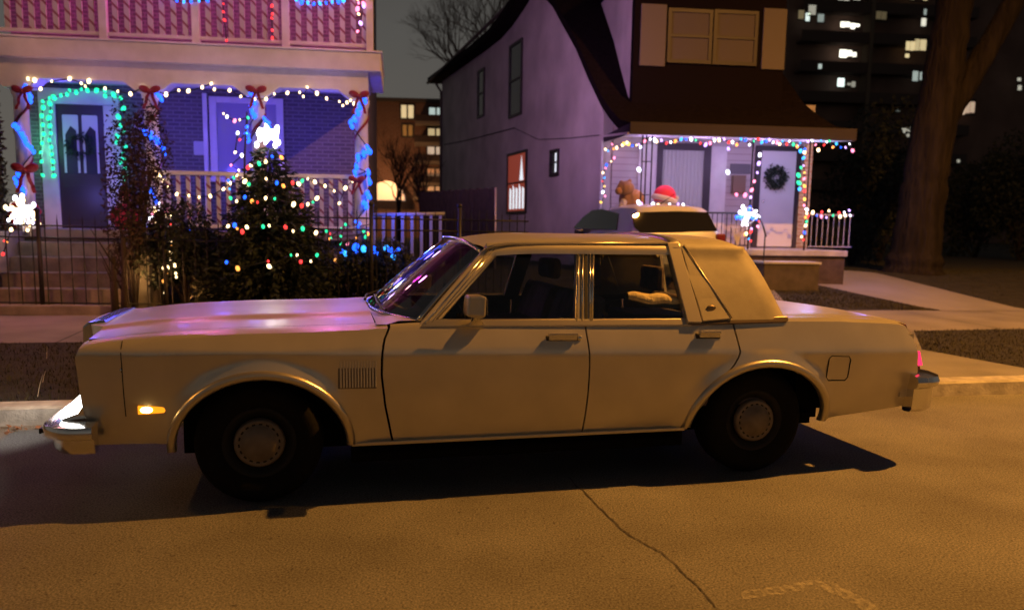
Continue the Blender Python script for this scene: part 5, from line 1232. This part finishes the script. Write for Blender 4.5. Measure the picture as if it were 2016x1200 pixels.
trunk([(tq(1796, 555), 64*s_), (tq(1797, 535), 56*s_), (tq(1803, 490), 47*s_), (tq(1812, 420), 42*s_), (tq(1826, 320), 39*s_), (tq(1848, 200), 37*s_), (tq(1866, 90), 34*s_), (tq(1880, 0), 31*s_), (tq(1900, -200), 26*s_)], 'trunk', OAK, big, 22)
trunk([(tq(1852, 250), 22*s_), (tq(1905, 160), 22*s_), (tq(1965, 60), 20*s_), (tq(2030, -60), 18*s_), (tq(2100, -250), 15*s_)], 'limb', OAK, big)
trunk([(tq(1885, 0), 22*s_), (tq(1830, -120), 18*s_), (tq(1780, -300), 9*s_)], 'limb', OAK, big)
def branchy(mb, p, d, L, r_, depth, gr=.15):
    q = p+d*L; mid = p+d*L*.5+rvec()*L*.08; mb.tube([p, mid, q], [r_, r_*.8, r_*.6], 5, cap=False)
    if depth == 0: return
    for _ in range(random.choice((2, 3, 3))):
        e = (d+rvec()*.75+V((0, 0, gr))).normalized(); branchy(mb, q if random.random() < .7 else mid, e, L*rnd(.6, .85), r_*.58, depth-1, gr)
def bare_tree(P, h, label, dep=6, seed=1, lean=V((0, 0, 0)), m_=None, name='bare_tree', grp=None):
    random.seed(seed); o = thing(name, label, 'tree', P, grp); m = MB(); m.tube([(0, 0, -.2), V((0, 0, h*.35))], [h*.022, h*.017], 8); m.build('trunk', m_ or BARK, o, True)
    m = MB()
    for _ in range(4): branchy(m, V((0, 0, h*.33)), (V((0, 0, 1))+rvec()*.5+lean).normalized(), h*.2, h*.012, dep); 
    m.build('crown', m_ or BARK, o); return o
DB = mat('brown_twigs', (.10, .06, .04), .95)
bare_tree(at_depth(975, 44)+V((0, 0, .6)), 14.5, 'tall bare tree behind the stucco house, its crown above the rear roof', 7, 3, V((-.1, 0, 0)), DB)
bare_tree(at_depth(785, 30)+V((0, 0, .5)), 4.4, 'small bare tree in front of the brick apartment block', 5, 11, V((0, 0, 0)), BARK)
bare_tree(at_depth(835, 26)+V((0, 0, .5)), 3.6, 'small bare tree by the dark wooden fence between the houses', 5, 12, V((0, 0, 0)), BARK)
# dark wooden fence and its pale post in the gap between the houses
A_ = on_plane(826, 380, at_depth(826, 19), V((0, 1, 0))); B_ = on_plane(976, 372, at_depth(976, 16.5), V((0, 1, 0)))
WD = mat('dark_wood', (.035, .025, .022), .9, noise=(9, .3))
wf = thing('board_fence', 'dark board fence closing the gap beside the stucco house', 'fence', V((A_.x, A_.y, .3)))
d = B_-A_; d.z = 0; n = 22; zt_ = 1.95
for i in range(n):
    p = d*(i/n); m = MB(); m.box(p+d*(.5/n)+V((0, 0, zt_/2+.02*(i % 2))), (d.length/n-.012, .025, zt_), math.atan2(d.y, d.x)); m.build('board', WD, wf)
m = MB(); m.box(d*.5+V((0, .03, 1.6)), (d.length, .03, .08), math.atan2(d.y, d.x)); m.build('rail', WD, wf)
m = MB(); P = V((B_.x, B_.y-.1, .3)); m.tube([P, P+V((0, 0, B_.z-.28))], .022, 8); tag(m.build('fence_post', mat('grey_pipe', (.3, .26, .28), .5, .5), None, True), 'thin pale pipe post at the right end of the dark board fence', 'post')
# dark evergreens closing the right side
for k, (px, D_, h, lab) in enumerate(((1735, 24, 4.0, 'dark evergreen bush behind the right end of the violet porch'), (1925, 30, 3.4, 'dark evergreen hedge bush right of the big tree trunk'), (2010, 27, 4.2, 'dark evergreen bush at the right edge of the picture'), (1680, 21, 1.3, 'low dark bush at the foot of the porch railing right of the white door'))):
    shrub('evergreen_bush', lab, 'bush', at_depth(px, D_)+V((0, 0, .6)), 1.6 if h > 2 else .6, h, 5200 if h > 2 else 2600, .16 if h > 2 else .07, EVG, .1, 'dark bushes on the right', 10, 20+k)
P = gpt(1751, 522); m = MB(); m.box(P+V((0, 0, .13)), (.05, .03, .36), R=Matrix.Rotation(.28, 3, 'Y')); tag(m.build('stake', mat('grey_stake', (.3, .28, .3), .7)), 'short pale leaning stake in the lawn left of the big tree', 'stake')
